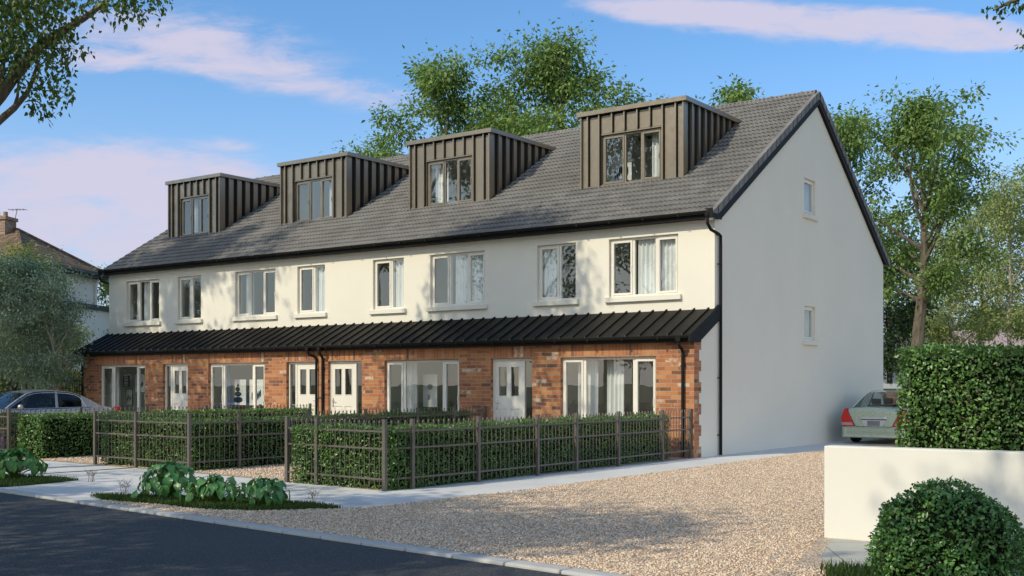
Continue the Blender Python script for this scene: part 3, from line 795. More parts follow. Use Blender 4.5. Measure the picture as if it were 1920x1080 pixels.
# ------------------------------------------------------------------ ground
def sheet(name,poly,z,mat,kind='structure'):
    mb=MB(); mb.quad(*[(p[0],p[1],z) for p in poly])
    o=mb.build(name,mat,fixn=False)
    me=o.data
    if me.polygons[0].normal.z<0: me.flip_normals()
    o['kind']=kind; return o
def ky(x,off=0): return -14.40-.1077*x+off
sheet('ground',[(-900,-900),(900,-900),(900,900),(-900,900)],-.06,M['grassland'])
sheet('road',[(-80,ky(-80,.02)),(-80,ky(-80)-7.4),(60,ky(60)-7.4),(60,ky(60,.02))],-.030,M['asphalt'])
sheet('far_pavement',[(-80,ky(-80)-7.4),(-80,ky(-80)-10),(60,ky(60)-10),(60,ky(60)-7.4)],-.012,M['pavement'])
sheet('pavement',[(-60,ky(-60,.19)),(14,ky(14,.19)),(14,-9.0),(1.25,-9.0),(1.25,16),(-.003,16),(-.003,-1.0),(-60,-1.0)],-.004,M['pavement'])
sheet('flagstones',[(-1.3,-10.62),(1.0,-12.15),(.75,-12.6),(-.2,-12.42),(-1.6,-12.25),(-2.6,-11.7),(-2.4,-10.55)],.0,M['paver'])
kb=MB(); x=-60.0
ang=math.atan(-.1077); L=.655*math.cos(ang)
while x<16:
    a=(x,ky(x,.10),-.045); b=(x+L-.014,ky(x+L-.014,.10),-.045)
    kb.bar(a,b,.19,.10); x+=L
k=kb.build('kerb',M['kerb'],bevel=.022); struct(k)
bed_lower=[(-2.55,-13.80),(-1.50,-13.70),(-.58,-13.74),(.14,-13.45),(.80,-12.63)]
gr=[(-2.6,ky(-2.6,.19))]+[(p[0],p[1]) for p in bed_lower]+[(1.0,-12.2),(1.24,-8.9),(1.20,-3.4),(1.22,15),(14,15),(14,ky(14,.19))]
sheet('gravel_drive',gr,.002,M['gravel'])
sheet('front_gravel',[(-22.5,-8.9),(-12.2,-9.58),(-5.7,-9.92),(-.36,-10.49),(-.10,-1.0),(-22.5,-1.0)],.003,M['gravel'])
sheet('stone_slabs',[(6.95,-11.72),(7.34,-13.05),(7.62,-13.52),(8.6,-13.75),(9.6,-12.0),(9.6,-11.68)],.007,M['slabs'])
rng=np.random.default_rng(5)
# loose stones over the gravel
def stones(name,n,sampler,size):
    P=sampler(n); n=len(P)
    octv=np.array([(1,0,0),(-1,0,0),(0,1,0),(0,-1,0),(0,0,1),(0,0,-1)],float)
    octf=np.array([(0,2,4),(2,1,4),(1,3,4),(3,0,4),(2,0,5),(1,2,5),(3,1,5),(0,3,5)])
    s=rng.uniform(.45,1,(n,1))*size
    ax=np.stack([s[:,0]*rng.uniform(.7,1.2,n),s[:,0]*rng.uniform(.6,1,n),s[:,0]*rng.uniform(.4,.7,n)],1)
    V=octv[None]*ax[:,None,:]+rng.normal(0,.12,(n,6,3))*s[:,None,:]
    th=rng.uniform(0,2*PI,n); c,sn=np.cos(th)[:,None],np.sin(th)[:,None]
    X=V[:,:,0]*c-V[:,:,1]*sn; Y=V[:,:,0]*sn+V[:,:,1]*c
    V=np.stack([X,Y,V[:,:,2]],2)+P[:,None,:]
    F=octf[None]+np.arange(n)[:,None,None]*6
    o=mesh_np(name,V.reshape(-1,3),F.reshape(-1,3),M['stones']); o['kind']='stuff'; return o
m,nt,out=new_mat('gravel_stone')
g=nt.nodes.new('ShaderNodeNewGeometry')
cl=ramp(nt,g.outputs['Random Per Island'],[(0,(.34,.22,.145)),(.2,(.60,.42,.29)),(.5,(.82,.62,.44)),(.75,(.88,.72,.54)),(.88,(.66,.53,.42)),(1,(.90,.82,.70))]).outputs[0]
principled(nt,out,cl,.8,0,.35); M['stones']=m
def in_poly(x,y,poly):
    r=np.zeros(len(x),bool); n=len(poly); j=n-1
    for i in range(n):
        xi,yi=poly[i][:2]; xj,yj=poly[j][:2]
        c=((yi>y)!=(yj>y))&(x<(xj-xi)*(y-yi)/(yj-yi+1e-12)+xi); r^=c; j=i
    return r
def samp_drive(n):
    # denser towards the street side
    x=rng.uniform(-2.6,9.5,n*3); y=-15.6+rng.random(n*3)**1.5*18
    k=in_poly(x,y,gr)&~((x>6.75)&(y>-13.6)&(x+y*.25>3.9))
    x,y=x[k][:n],y[k][:n]
    return np.stack([x,y,np.full(len(x),.006)],1)
tag(stones('gravel_stones',85000,samp_drive,.0165),'loose buff stones over the gravel drive',None)
def samp_front(n):
    x=rng.uniform(-12,-2.6,n); y=rng.uniform(-10.3,-5.5,n)
    k=in_poly(x,y,[(-22.5,-8.9),(-12.2,-9.5),(-5.7,-9.85),(-.36,-10.4),(-.10,-1.0),(-22.5,-1.0)])
    return np.stack([x[k],y[k],np.full(k.sum(),.007)],1)
tag(stones('gravel_stones',16000,samp_front,.024),'loose buff stones between the hedged front gardens',None)

# ------------------------------------------------------------------ leaves, hedges
def unit(v): return v/np.maximum(np.linalg.norm(v,axis=-1,keepdims=True),1e-9)
def leaf_arrays(P,D,Nn,L,W,fold=.18):
    D=unit(D); S=unit(np.cross(D,Nn)); U=np.cross(S,D)
    L=L[:,None]; W=W[:,None]
    mid=P+D*L*.45
    V=np.stack([P,mid+S*W*.5+U*W*fold,P+D*L-U*L*.06,mid-S*W*.5+U*W*fold],1)
    n=len(P); b=np.arange(n)[:,None]*4
    F=np.concatenate([b+np.array([[0,2,1]]),b+np.array([[0,3,2]])],1).reshape(-1,3)
    return V.reshape(-1,3),F
def hedge(name,label,boxes,n,leaf,mat,group=None,shear=(0,0),cat='hedge',seed=1,twigs=0,bulge=.03,skip_faces=()):
    """clipped hedge: leaves over the faces of boxes, a dark inside, twigs"""
    r=np.random.default_rng(seed)
    root=empty(name,(0,0,0),0,label,cat,group)
    faces=[]
    for bi,b in enumerate(boxes):
        x0,x1,y0,y1,z0,z1=b
        for ax in ('x-','x+','y-','y+','z+'):
            if (bi,ax) in skip_faces: continue
            a={'x':(y1-y0)*(z1-z0),'y':(x1-x0)*(z1-z0),'z':(x1-x0)*(y1-y0)}[ax[0]]
            faces.append((b,ax,a))
    A=sum(f[2] for f in faces); Ps=[];Ns=[]
    for b,ax,a in faces:
        k=int(n*a/A); u=r.random((k,3)); p=np.array([b[0],b[2],b[4]])+u*np.array([b[1]-b[0],b[3]-b[2],b[5]-b[4]])
        i='xyz'.index(ax[0]); s=1 if ax[1]=='+' else -1
        p[:,i]=(b[2*i+1] if s>0 else b[2*i])-s*np.abs(r.normal(0,.045,k))+s*bulge*np.sin(p[:,(i+1)%3]*3.1+p[:,(i+2)%3]*4.3)*.6+r.normal(0,.012,k)
        nn=np.zeros((k,3)); nn[:,i]=s
        Ps.append(p); Ns.append(nn)
    P=np.concatenate(Ps); Nn=np.concatenate(Ns)
    keep=np.ones(len(P),bool)
    for b in boxes:
        keep&=~((P[:,0]>b[0]+.1)&(P[:,0]<b[1]-.1)&(P[:,1]>b[2]+.1)&(P[:,1]<b[3]-.1)&(P[:,2]<b[5]-.12))
    P=P[keep]; Nn=Nn[keep]; k=len(P)
    nr=unit(Nn*.75+np.array([0,0,.35])+r.normal(0,.55,(k,3)))
    D=unit(np.cross(nr,r.normal(0,1,(k,3)))+Nn*.25+np.array([0,0,.15]))
    L=leaf*r.uniform(.7,1.35,k); W=L*r.uniform(.5,.68,k)
    V,F=leaf_arrays(P,D,nr,L,W)
    V[:,1]+=shear[0]*(V[:,0]-shear[1])
    mesh_np('foliage',V,F,mat,root)
    c=MB()
    for (x0,x1,y0,y1,z0,z1) in boxes:
        q=.10; sh=lambda x:shear[0]*(x-shear[1])
        c.v+= [(x,y+sh(x),z) for z in (max(z0,.0)+.0,z1-q) for (x,y) in ((x0+q,y0+q),(x1-q,y0+q),(x1-q,y1-q),(x0+q,y1-q))]
        m0=len(c.v)-8
        for f in ((0,3,2,1),(4,5,6,7),(0,1,5,4),(1,2,6,5),(2,3,7,6),(3,0,4,7)): c.f.append(tuple(m0+i for i in f)); c.m.append(0)
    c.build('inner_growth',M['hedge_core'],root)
    if twigs:
        t=MB()
        idx=r.choice(k,min(twigs,k),replace=False)
        for i in idx:
            p=P[i]-Nn[i]*.02; d=unit((np.cross(Nn[i],r.normal(0,1,3))+np.array([0,0,.5])+Nn[i]*.35)[None])[0]*r.uniform(.08,.2)
            y=shear[0]*(p[0]-shear[1])
            t.tube([(p[0],p[1]+y,p[2]),(p[0]+d[0],p[1]+d[1]+y,p[2]+d[2])],[.004,.002],4,False)
        t.build('twigs',M['twig'],root,fixn=False)['kind']='stuff'
    return root

hedge('garden_hedge','clipped green hedge inside the nearest railings, turning the corner to the brick wall',
      [(-2.52,-.30,-10.42,-9.72,.0,.93),(-.92,-.28,-10.0,-1.62,.0,.93)],64000,.042,M['hedge'],'hedges in the front gardens',(-.03,-.4),seed=3,twigs=260)
hedge('garden_hedge','clipped green hedge inside the middle railings, left of the gravel gap',
      [(-8.72,-5.80,-9.74,-9.02,.0,.93),(-6.40,-5.80,-9.4,-1.4,.0,.93)],42000,.046,M['hedge'],'hedges in the front gardens',(-.03,-5.8),seed=4,twigs=160)
hedge('garden_hedge','clipped hedge end without bars before it, beside the tall corner post at the left',
      [(-12.02,-11.15,-9.50,-1.5,.0,.93)],26000,.048,M['hedge'],'hedges in the front gardens',(0,0),seed=5,twigs=120)
hedge('garden_hedge','dark clipped hedge strip at the left edge behind the purple flowers',
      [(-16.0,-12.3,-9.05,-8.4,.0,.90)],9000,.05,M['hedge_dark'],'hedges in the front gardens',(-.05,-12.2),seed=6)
hedge('tall_hedge','tall square clipped hedge rising behind the low cream wall',
      [(7.52,11.6,-11.38,-10.55,.0,1.97)],52000,.040,M['hedge'],None,(0,0),seed=7,twigs=900)
fa,fb=at(-90,700,47),at(152,700,44)
hb=hedge('boundary_hedge','long dark clipped hedge behind the silver car at the left',
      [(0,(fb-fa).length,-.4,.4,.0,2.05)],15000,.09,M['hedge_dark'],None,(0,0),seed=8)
hb.location=(fa.x,fa.y,0); hb.rotation_euler=(0,0,math.atan2(fb.y-fa.y,fb.x-fa.x))

# ------------------------------------------------------------------ railings
def fence(label,pts,posts,group='railings round the front gardens',H=1.07,seed=0):
    """pts: polyline corner points; posts: list of (x,y) positions in order along it"""
    root=empty('railing_fence',(0,0,0),0,label,'fence',group)
    for (x,y) in posts:
        p=MB(); p.box(-.030,.030,-.030,.030,-.02,H-.012); p.box(-.034,.034,-.034,.034,H-.012,H)
        o=p.build('post',M['fence'],root,bevel=.004); o.location=(x,y,0)
    for a,b in zip(posts[:-1],posts[1:]):
        A=Vector((a[0],a[1],0)); B=Vector((b[0],b[1],0)); d=(B-A); L=d.length; d.normalize()
        mb=MB()
        for z in (.168,.628,.887):
            mb.bar(A+d*.033+Vector((0,0,z)),B-d*.033+Vector((0,0,z)),.014,.028)
        n=max(1,int(round((L-.06)/.112)))
        for i in range(1,n):
            p=A+d*(L*i/n)
            mb.tube([p+Vector((0,0,.05)),p+Vector((0,0,.985))],.0072,6)
            mb.lathe([(.0068,.985),(.013,.993),(.009,1.002),(.018,1.018),(.014,1.034),(.0005,1.062)],(p.x,p.y,0),'z',6)
        mb.build('railing_panel',M['fence'],root,fixn=False)
    return root
fence('brown metal railings of the nearest garden, from the street corner to the brick wall',None,
      [(-2.703,-10.29),(-1.948,-10.36),(-.36,-10.51),(-.27,-9.98),(-.17,-8.45),(-.13,-6.80),(-.12,-5.55),(-.10,-4.06),(-.09,-2.29),(-.07,-1.06)])
fence('brown metal railings of the middle garden, left of the gravel gap',None,
      [(-8.845,-9.72),(-7.44,-9.78),(-5.72,-9.88),(-5.68,-8.75),(-5.66,-7.0),(-5.65,-5.3),(-5.64,-3.6),(-5.63,-2.3),(-5.63,-1.09)])
fence('brown metal railings at the left edge, corner post by the bare hedge end',None,
      [(-15.6,-9.38),(-14.0,-9.46),(-12.22,-9.58),(-12.12,-7.9),(-12.0,-6.2),(-11.9,-4.5),(-11.8,-2.8),(-11.70,-1.09)])

# ------------------------------------------------------------------ low wall, box ball
gw=MB(); gw.box(6.85,13.5,-11.67,-11.45,-.05,.958)
tag(gw.build('boundary_wall',M['render_wall'],bevel=.012),'low cream rendered wall in front of the tall hedge','wall')
bb=empty('box_ball',(9.06,-15.37,0),0,'round clipped box bush at the lower right corner','shrub'); bb.scale=(.95,.95,.945)
n=13000; r=np.random.default_rng(11)
v=unit(r.normal(0,1,(n,3))); v=v[v[:,2]>-.9]; n=len(v)
lump=1+.05*np.sin(v[:,0]*6+1)*np.sin(v[:,1]*7)+.04*np.sin(v[:,2]*9+v[:,0]*5)
rad=.505*lump-np.abs(r.normal(0,.032,n))+r.normal(0,.012,n)
P=v*rad[:,None]*np.array([1,1,.97])+np.array([0,0,.50])
nr=unit(v*.8+np.array([0,0,.4])+r.normal(0,.5,(n,3))); D=unit(np.cross(nr,r.normal(0,1,(n,3)))+v*.5+np.array([0,0,.3]))
L=.034*r.uniform(.65,1.25,n); V,F=leaf_arrays(P,D,nr,L,L*r.uniform(.55,.75,n))
mesh_np('foliage',V,F,M['box'],bb)
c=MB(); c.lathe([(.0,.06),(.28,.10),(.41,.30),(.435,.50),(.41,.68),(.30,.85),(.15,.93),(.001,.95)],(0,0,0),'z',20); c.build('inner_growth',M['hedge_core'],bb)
t=MB()
for i in range(260):
    d=v[i]; a=d*.40+np.array([0,0,.5]); e=d*(.50+r.uniform(-.02,.03))+np.array([0,0,.5])+r.normal(0,.02,3); t.tube([tuple(a),tuple(e)],[.003,.0015],4,False)
t.build('twigs',M['twig'],bb,fixn=False)['kind']='stuff'

# ------------------------------------------------------------------ turf beds and hostas
def blades(name,poly,n,hmin,hmax,label,seed=1,mat='grass',spread=0):
    r=np.random.default_rng(seed); xs=[p[0] for p in poly]; ys=[p[1] for p in poly]
    x=r.uniform(min(xs),max(xs),n*3); y=r.uniform(min(ys),max(ys),n*3); k=in_poly(x,y,poly); x,y=x[k][:n],y[k][:n]; n=len(x)
    x=x+r.normal(0,spread,n); y=y+r.normal(0,spread,n)
    th=r.uniform(0,2*PI,n); h=r.uniform(hmin,hmax,n)*(.6+.4*r.random(n)); ln=r.uniform(.1,.7,n)*h; w=r.uniform(.004,.009,n)
    s=np.stack([np.cos(th),np.sin(th),0*th],1); d=np.stack([-np.sin(th),np.cos(th),0*th],1); z=np.array([0,0,1.])
    P=np.stack([x,y,0*x],1)
    V=np.stack([P-s*w[:,None],P+s*w[:,None],P+s*w[:,None]*.7+d*ln[:,None]*.35+z*h[:,None]*.6,P-s*w[:,None]*.7+d*ln[:,None]*.35+z*h[:,None]*.6,P+d*ln[:,None]+z*h[:,None]],1)
    b=np.arange(n)[:,None]*5
    F=np.concatenate([b+np.array([[0,1,2]]),b+np.array([[0,2,3]]),b+np.array([[3,2,4]])],1).reshape(-1,3)
    o=mesh_np(name,V.reshape(-1,3),F,M[mat]); tag(o,label,None,None,'stuff'); return o
bed1=[(-3.25,-13.52),(-2.55,-13.78),(-1.50,-13.68),(-.58,-13.72),(.14,-13.43),(.80,-12.63),(.3,-12.55),(-.3,-12.58),(-.95,-12.62),(-1.6,-12.85),(-2.5,-13.15)]
bed0=[(-9.8,-13.15),(-5.6,-13.56),(-5.55,-13.3),(-5.65,-12.6),(-5.80,-12.08),(-6.6,-12.15),(-7.6,-12.35),(-9.8,-12.3)]
for nm,b,s in (('turf_bed',bed1,1),('turf_bed',bed0,2)): sheet(nm,b,.006,M['soil'])
blades('grass',bed1,15000,.03,.085,'short green turf round the three hostas by the kerb',1,spread=.03)
blades('grass',bed0,11000,.03,.085,'short green turf round the hosta at the left edge',2,spread=.03)
blades('grass',[(7.62,-13.62),(8.3,-13.5),(8.55,-14.35),(8.15,-14.75),(7.9,-14.3)],2600,.05,.14,'tuft of grass beside the round box bush',3,spread=.05)
def weed(x,y,h,seed):
    r=random.Random(seed); mb=MB()
    for i in range(9):
        a=r.uniform(0,6.28); l=h*r.uniform(.5,1)
        p=[(x+r.uniform(-.05,.05),y+r.uniform(-.05,.05),0)]
        p.append((p[0][0]+math.cos(a)*l*.2,p[0][1]+math.sin(a)*l*.2,l*.6)); p.append((p[0][0]+math.cos(a)*l*.55,p[0][1]+math.sin(a)*l*.55,l))
        mb.tube(p,[.003,.002,.001],4,False)
        for q in range(3):
            b=r.uniform(0,6.28); mb.tube([p[1],(p[1][0]+math.cos(b)*l*.3,p[1][1]+math.sin(b)*l*.3,p[1][2]+l*.25)],[.002,.0008],4,False)
    return mb
for k,(x,y,h,lab) in enumerate(((-5.35,-12.15,.24,'thin dry weed at the right tip of the left turf bed'),(-3.1,-13.1,.26,'thin dry weed left of the biggest hosta'),
        (.15,-12.5,.24,'thin dry weed at the right end of the hosta bed'),(-2.75,-12.75,.22,'thin dry weed on the pavement edge behind the biggest hosta'))):
    tag(weed(x,y,h,k).build('weed',M['twig'],fixn=False),lab,'weed','dry weeds by the turf beds')

def hosta(label,x,y,rad,hgt,n,ls,seed,mat='hosta',group='hostas in the turf beds'):
    r=np.random.default_rng(seed); root=empty('hosta',(x,y,0),0,label,'plant',group)
    nu,nv=9,7; Vs=[];Fs=[]; base=0; st=MB()
    for k in range(n):
        t=(k+.5)/n; az=k*2.39996+r.normal(0,.25)
        rr=rad*math.sqrt(t)*r.uniform(.85,1.1)*.74; hz=hgt*(1.0-.80*t**1.5)*r.uniform(.85,1.1)
        L=ls*r.uniform(.72,1.05)*(.72+.28*t); W=L*r.uniform(.60,.80)
        out=np.array([math.cos(az),math.sin(az),0]); sd=np.array([-math.sin(az),math.cos(az),0])
        pit=.75-1.55*t+r.normal(0,.16); roll=r.normal(0,.25)
        base_p=out*rr*.6+np.array([0,0,hz])
        pts=[]
        ph=max(.05,.12+1.38*t+r.normal(0,.17)); tw=r.normal(0,.34); jt=r.uniform(.84,1.10)
        nd=out*math.sin(ph)+np.array([0,0,math.cos(ph)]); td=out*math.cos(ph)-np.array([0,0,math.sin(ph)])
        base_p=np.array([out[0]*rad*.86*jt*math.sin(ph*.92),out[1]*rad*.86*jt*math.sin(ph*.92),hgt*jt*(.98*math.cos(ph*.92)+.05)])-td*L*.45+nd*r.uniform(-.02,.025)
        lift=r.uniform(.12,.75)
        for i in range(nu):
            u=i/(nu-1); w=W*.5*(math.sin(PI*min(1,u*1.0)**.72)**.85)*(1-.12*u) if 0<u<1 else .001
            a=pit-1.15*u*(.55+.5*t)
            c=base_p+L*(td*u+nd*(lift*u-.62*u*u))
            for j in range(nv):
                q=j/(nv-1)*2-1
                cup=.22*abs(q)**1.6*w-.05*w*math.cos(q*7)*.25
                pts.append(c+sd*(q*w*math.cos(tw))+nd*(cup*.8+q*w*math.sin(tw)+.010*math.sin(u*9+k)*abs(q)-.004))
        Vs.append(np.array(pts))
        ii=np.array([[base+i*nv+j,base+i*nv+j+1,base+(i+1)*nv+j+1,base+(i+1)*nv+j] for i in range(nu-1) for j in range(nv-1)]); Fs.append(ii); base+=nu*nv
        st.tube([(0,0,.0),tuple(out*rr*.25+np.array([0,0,hz*.6])),tuple(base_p)],[.006,.005,.004],5,False)
    mesh_np('leaves',np.concatenate(Vs),np.concatenate(Fs),M[mat],root,True)
    st.build('stems',M['hosta_yellow'],root,fixn=False)
    return root
hosta('biggest hosta, left of the three in the turf bed by the kerb',-2.02,-13.12,.52,.46,105,.205,1)
hosta('middle hosta of the three, with one leaf standing up',-1.05,-13.12,.46,.33,78,.195,2)
hosta('small hosta at the right end of the turf bed by the kerb',-.22,-13.02,.43,.32,70,.185,3)
hosta('large green hosta at the left edge in the turf bed',-6.95,-12.55,.60,.45,110,.21,4)
hosta('yellowish hosta half cut by the left edge of the photo',-7.85,-12.45,.45,.38,56,.21,5,'hosta_yellow')

dc=MB(); dc.bar((-7.53,-11.80,.0005),(-7.44,-9.86,.0005),.085,.006)  # dark strip imitates a pole's cast shadow on the pavement
tag(dc.build('shadow_strip',mat_plain('strip_shadow_tone',(.07,.075,.08),.6,.3,.4,.2,9)),'narrow dark strip imitating a cast shadow across the pavement to the middle railing post','painted_shadow')
# purple flowers by the corner post
pf=empty('flower_clump',(-12.55,-9.78,0),0,'purple and pink flower spikes beside the tall corner post','flowers')
m_pur=mat_leaf('purple_petal',[(0,(.10,.03,.22)),(.5,(.20,.06,.38)),(1,(.42,.12,.40))],.3,.6,.3,6,.3)
m_pink=mat_leaf('pink_petal',[(0,(.40,.10,.22)),(1,(.62,.25,.35))],.3,.6,.3,6,.3)
r=np.random.default_rng(3); s=MB(); PP=[];PK=[]
for k in range(34):
    x,y=r.uniform(-.42,.32),r.uniform(-.25,.25); h=r.uniform(.42,.66); dx,dy=r.normal(0,.04,2)
    s.tube([(x,y,0),(x+dx,y+dy,h)],[.004,.002],4,False)
    for q in range(26):
        z=h*(.35+.65*q/26); p=(x+dx*z/h+r.normal(0,.012),y+dy*z/h+r.normal(0,.012),z); (PK if q>19 else PP).append(p)
s.build('stems',M['hosta'],pf,fixn=False)
for nm,pp,mm in (('purple_flowers',PP,m_pur),('pink_flowers',PK,m_pink)):
    P=np.array(pp); k=len(P); D=unit(r.normal(0,1,(k,3))+np.array([0,0,.6])); nr=unit(r.normal(0,1,(k,3)))
    V,F=leaf_arrays(P,D,nr,np.full(k,.030),np.full(k,.018)); mesh_np(nm,V,F,mm,pf)
# ------------------------------------------------------------------ trees
def tree(name,label,base,H,z0,rad,seed,nl,leaf,lm,bm,tr=.2,nlimb=15,cl=.55,group=None,cat='tree',lean=(0,0),droop=.35,prof='round',subs=5,flat=.7,first=None):
    r=np.random.default_rng(seed); rot=r.uniform(0,6.28)
    root=empty(name,base,0,label,cat,group); mb=MB(); C=[]
    def env(t):
        t=min(max(t,0),1)
        if prof=='round': return max(.12,math.sin(PI*(.12+.80*t))**.75)
        if prof=='vase': return max(.15,(.35+.65*math.sin(PI*min(1,.15+.75*t))))
        if prof=='cone': return max(.10,(1-t)**.7*min(1,.4+2.2*t))
        return 1
    n=9; tp=[]
    wob=r.normal(0,.012*H,(n+1,2)); wob[0]=0
    for i in range(n+1):
        t=i/n; tp.append(Vector((lean[0]*t+wob[i][0]*t,lean[1]*t+wob[i][1]*t,H*.92*t)))
    trad=[tr*(1.15 if i==0 else 1)*(1-i/n)**.85+.012 for i in range(n+1)]
    mb.tube(tp,trad,8,False)
    def trunk(z):
        t=min(max(z/(H*.92),0),.999)*n; i=int(t); f=t-i
        return tp[i].lerp(tp[i+1],f), trad[i]*(1-f)+trad[i+1]*f
    for k in range(nlimb):
        t=(k+.4)/nlimb
        zb=z0*.82+(H*.86-z0*.82)*t**1.05
        p,rr=trunk(zb)
        az=k*2.39996+rot+r.normal(0,.3)
        el=R(22)+R(48)*t+r.normal(0,.12)
        tz=min(1,(zb-z0)/(H-z0)+.12)
        reach=rad*env(tz)*r.uniform(.72,1.08)
        Ln=reach/max(.35,math.cos(el)); Ln=min(Ln,(H-zb)/max(.3,math.sin(el))*1.0 if t>.5 else Ln)
        d=Vector((math.cos(az)*math.cos(el),math.sin(az)*math.cos(el),math.sin(el)))
        pts=[p]; q=p.copy(); dd=d.copy(); m=5
        for i in range(m):
            dd=(dd+Vector((r.normal(0,.13),r.normal(0,.13),.10-.13*i*droop))).normalized(); q=q+dd*(Ln/m); pts.append(q.copy())
        r0=max(.018,rr*.55); rs=[r0*(1-i/m)**.9+.008 for i in range(m+1)]
        mb.tube(pts,rs,6,False)
        C.append((pts[-1],.8)); C.append((pts[-2],.7))
        for s in range(subs):
            f=.30+.68*(s+r.random()*.6)/subs; ii=min(m-1,int(f*m)); b=pts[ii].lerp(pts[ii+1],f*m-ii)
            ax=(pts[ii+1]-pts[ii]).normalized()
            sd=Vector(tuple(r.normal(0,1,3))); sd=(sd-ax*sd.dot(ax)).normalized()
            d2=(ax*.55+sd*.8+Vector((0,0,.12))).normalized(); l2=Ln*r.uniform(.22,.42)
            e1=b+d2*l2*.55+Vector((0,0,.04*l2)); e2=b+d2*l2+Vector((0,0,-.10*l2*droop))
            mb.tube([b,e1,e2],[max(.008,rs[ii]*.45),.010,.005],5,False)
            C.append((e2,1.0)); C.append((e1,.6))
    C.append((tp[-1],.8)); C.append((tp[-2],.6))
    mb.build('trunk',bm,root,fixn=False)
    cen=np.array([tuple(c[0]) for c in C]); wt=np.array([c[1] for c in C])*r.uniform(.25,1.6,len(C)); wt/=wt.sum()
    idx=r.choice(len(C),nl,p=wt); 
    sz=r.uniform(.6,1.25,len(C))*cl
    off=r.normal(0,1,(nl,3))*np.array([1,1,flat]); 
    P=cen[idx]+off*sz[idx][:,None]*.62
    nr=unit(np.array([0,0,1.])+r.normal(0,.55,(nl,3))); D=unit(off*.6+r.normal(0,.6,(nl,3))+np.array([0,0,-droop*1.6]))
    L=leaf*r.uniform(.65,1.3,nl); V,F=leaf_arrays(P,D,nr,L,L*r.uniform(.42,.6,nl),.12)
    mesh_np('crown',V,F,lm,root)
    return root

def gp(u,d): p=at(u,700,d); return (p.x,p.y,0)
BT='trees beyond the terrace'
tree('broadleaf_tree','loose airy tree rising behind the second and third dormers',gp(835,57),17.3,6,3.6,21,19000,.24,M['tree'],M['bark'],.32,17,.75,BT,prof='round')
tree('broadleaf_tree','tallest spreading tree behind the roof, left of the nearest dormer',gp(1062,56),18.0,6.5,4.4,22,26000,.24,M['tree'],M['bark'],.36,22,.85,BT,prof='round')
tree('broadleaf_tree','dense tree crown between the two tall trees behind the roof',gp(940,60),15.2,6,3.6,33,14000,.24,M['tree'],M['bark'],.30,16,.85,BT)
tree('broadleaf_tree','low tree crown just above the ridge behind the second dormer from the left',gp(712,62),14.0,6,3.0,24,10000,.24,M['tree'],M['bark'],.25,12,.7,BT)
tree('broadleaf_tree','tree top peeping over the ridge right of the nearest dormer',gp(1392,58),16.4,8,3.2,25,8000,.28,M['tree'],M['bark'],.25,13,.6,BT)
tree('broadleaf_tree','tall slender tree right of the gable with a bare lower trunk',gp(1712,43),11.9,5.7,2.9,26,19000,.175,M['tree'],M['bark'],.30,22,.50,BT,lean=(.55,.2),prof='vase')
tree('broadleaf_tree','half hidden tree directly behind the right slope of the gable',gp(1592,49),12.9,5,2.2,27,13000,.19,M['tree'],M['bark'],.22,14,.6,BT)
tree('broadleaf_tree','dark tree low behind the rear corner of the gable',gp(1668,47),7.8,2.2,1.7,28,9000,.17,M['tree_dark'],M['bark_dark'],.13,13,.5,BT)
PT='pale trees at the right background'
tree('birch_tree','pale birch with a white stem, just left of the low mauve roof',gp(1838,60),11.2,4.6,2.2,31,10000,.16,M['tree_light'],M['bark_pale'],.13,17,.55,PT)
tree('birch_tree','pale birch at the right edge in front of the mauve roof',gp(1893,55),11.4,4.6,2.1,32,10000,.16,M['tree_light'],M['bark_pale'],.13,17,.55,PT)
tree('birch_tree','pale bushy tree right of the tall bare trunk, reaching down to the hedge',gp(1785,58),9.2,2.4,2.0,33,10500,.16,M['tree_light'],M['bark_pale'],.12,18,.55,PT)
tree('birch_tree','thin pale tree beside the tall bare trunk',gp(1748,63),7.4,2.8,1.3,34,4500,.16,M['tree_light'],M['bark_pale'],.10,13,.5,PT)
tree('birch_tree','pale birch partly beyond the right edge of the photo',gp(1950,58),12.6,4.6,2.6,35,10000,.17,M['tree_light'],M['bark_pale'],.13,16,.6,PT)
for k,(u,d,h,w,lab) in enumerate(((1700,95,7.5,5,'distant dark tree low behind the tall bare trunk'),(1765,100,6.6,5,'distant dark tree seen under the pale birches'),(1850,105,8.2,6,'distant dark tree above the mauve roof'),(1930,98,7.6,5,'distant dark tree beyond the mauve roof at the right edge'))):
    tree('distant_tree',lab,gp(u,d),h,1.2,w*.5,60+k,5000,.34,M['tree_dark'],M['bark_dark'],.2,12,.9,'distant trees on the right',prof='round')
# left side garden
LT='garden trees at the left'
tree('grey_green_tree','small grey green tree with a pale thin stem behind the long dark hedge',gp(45,37.5),5.5,1.9,1.7,41,18000,.095,M['tree_grey'],M['bark_pale'],.085,18,.34,LT)
tree('grey_green_tree','smaller grey green tree in front of the pebbledash house wall',gp(98,36.5),4.6,1.6,1.0,42,10000,.09,M['tree_grey'],M['bark_pale'],.06,15,.30,LT)
tree('grey_green_tree','grey green tree cut by the left edge of the photo',gp(-18,36),5.0,1.7,1.5,43,13000,.095,M['tree_grey'],M['bark_pale'],.07,14,.34,LT)
tree('leafy_shrub','tall yellow green bush between the grey trees and the neighbouring house',gp(22,43),6.7,1.5,1.5,44,9000,.11,M['tree_yellow'],M['bark'],.09,14,.45,LT,cat='shrub')
tree('leafy_shrub','low yellow green bush above the iron gate',gp(128,41),3.5,.5,1.1,45,7000,.10,M['tree_yellow'],M['bark'],.06,12,.40,LT,cat='shrub')
tree('leafy_shrub','dark bush in the shade under the grey green trees',gp(28,42),3.6,.3,1.9,46,9000,.12,M['tree_dark'],M['bark_dark'],.08,14,.5,LT,cat='shrub')
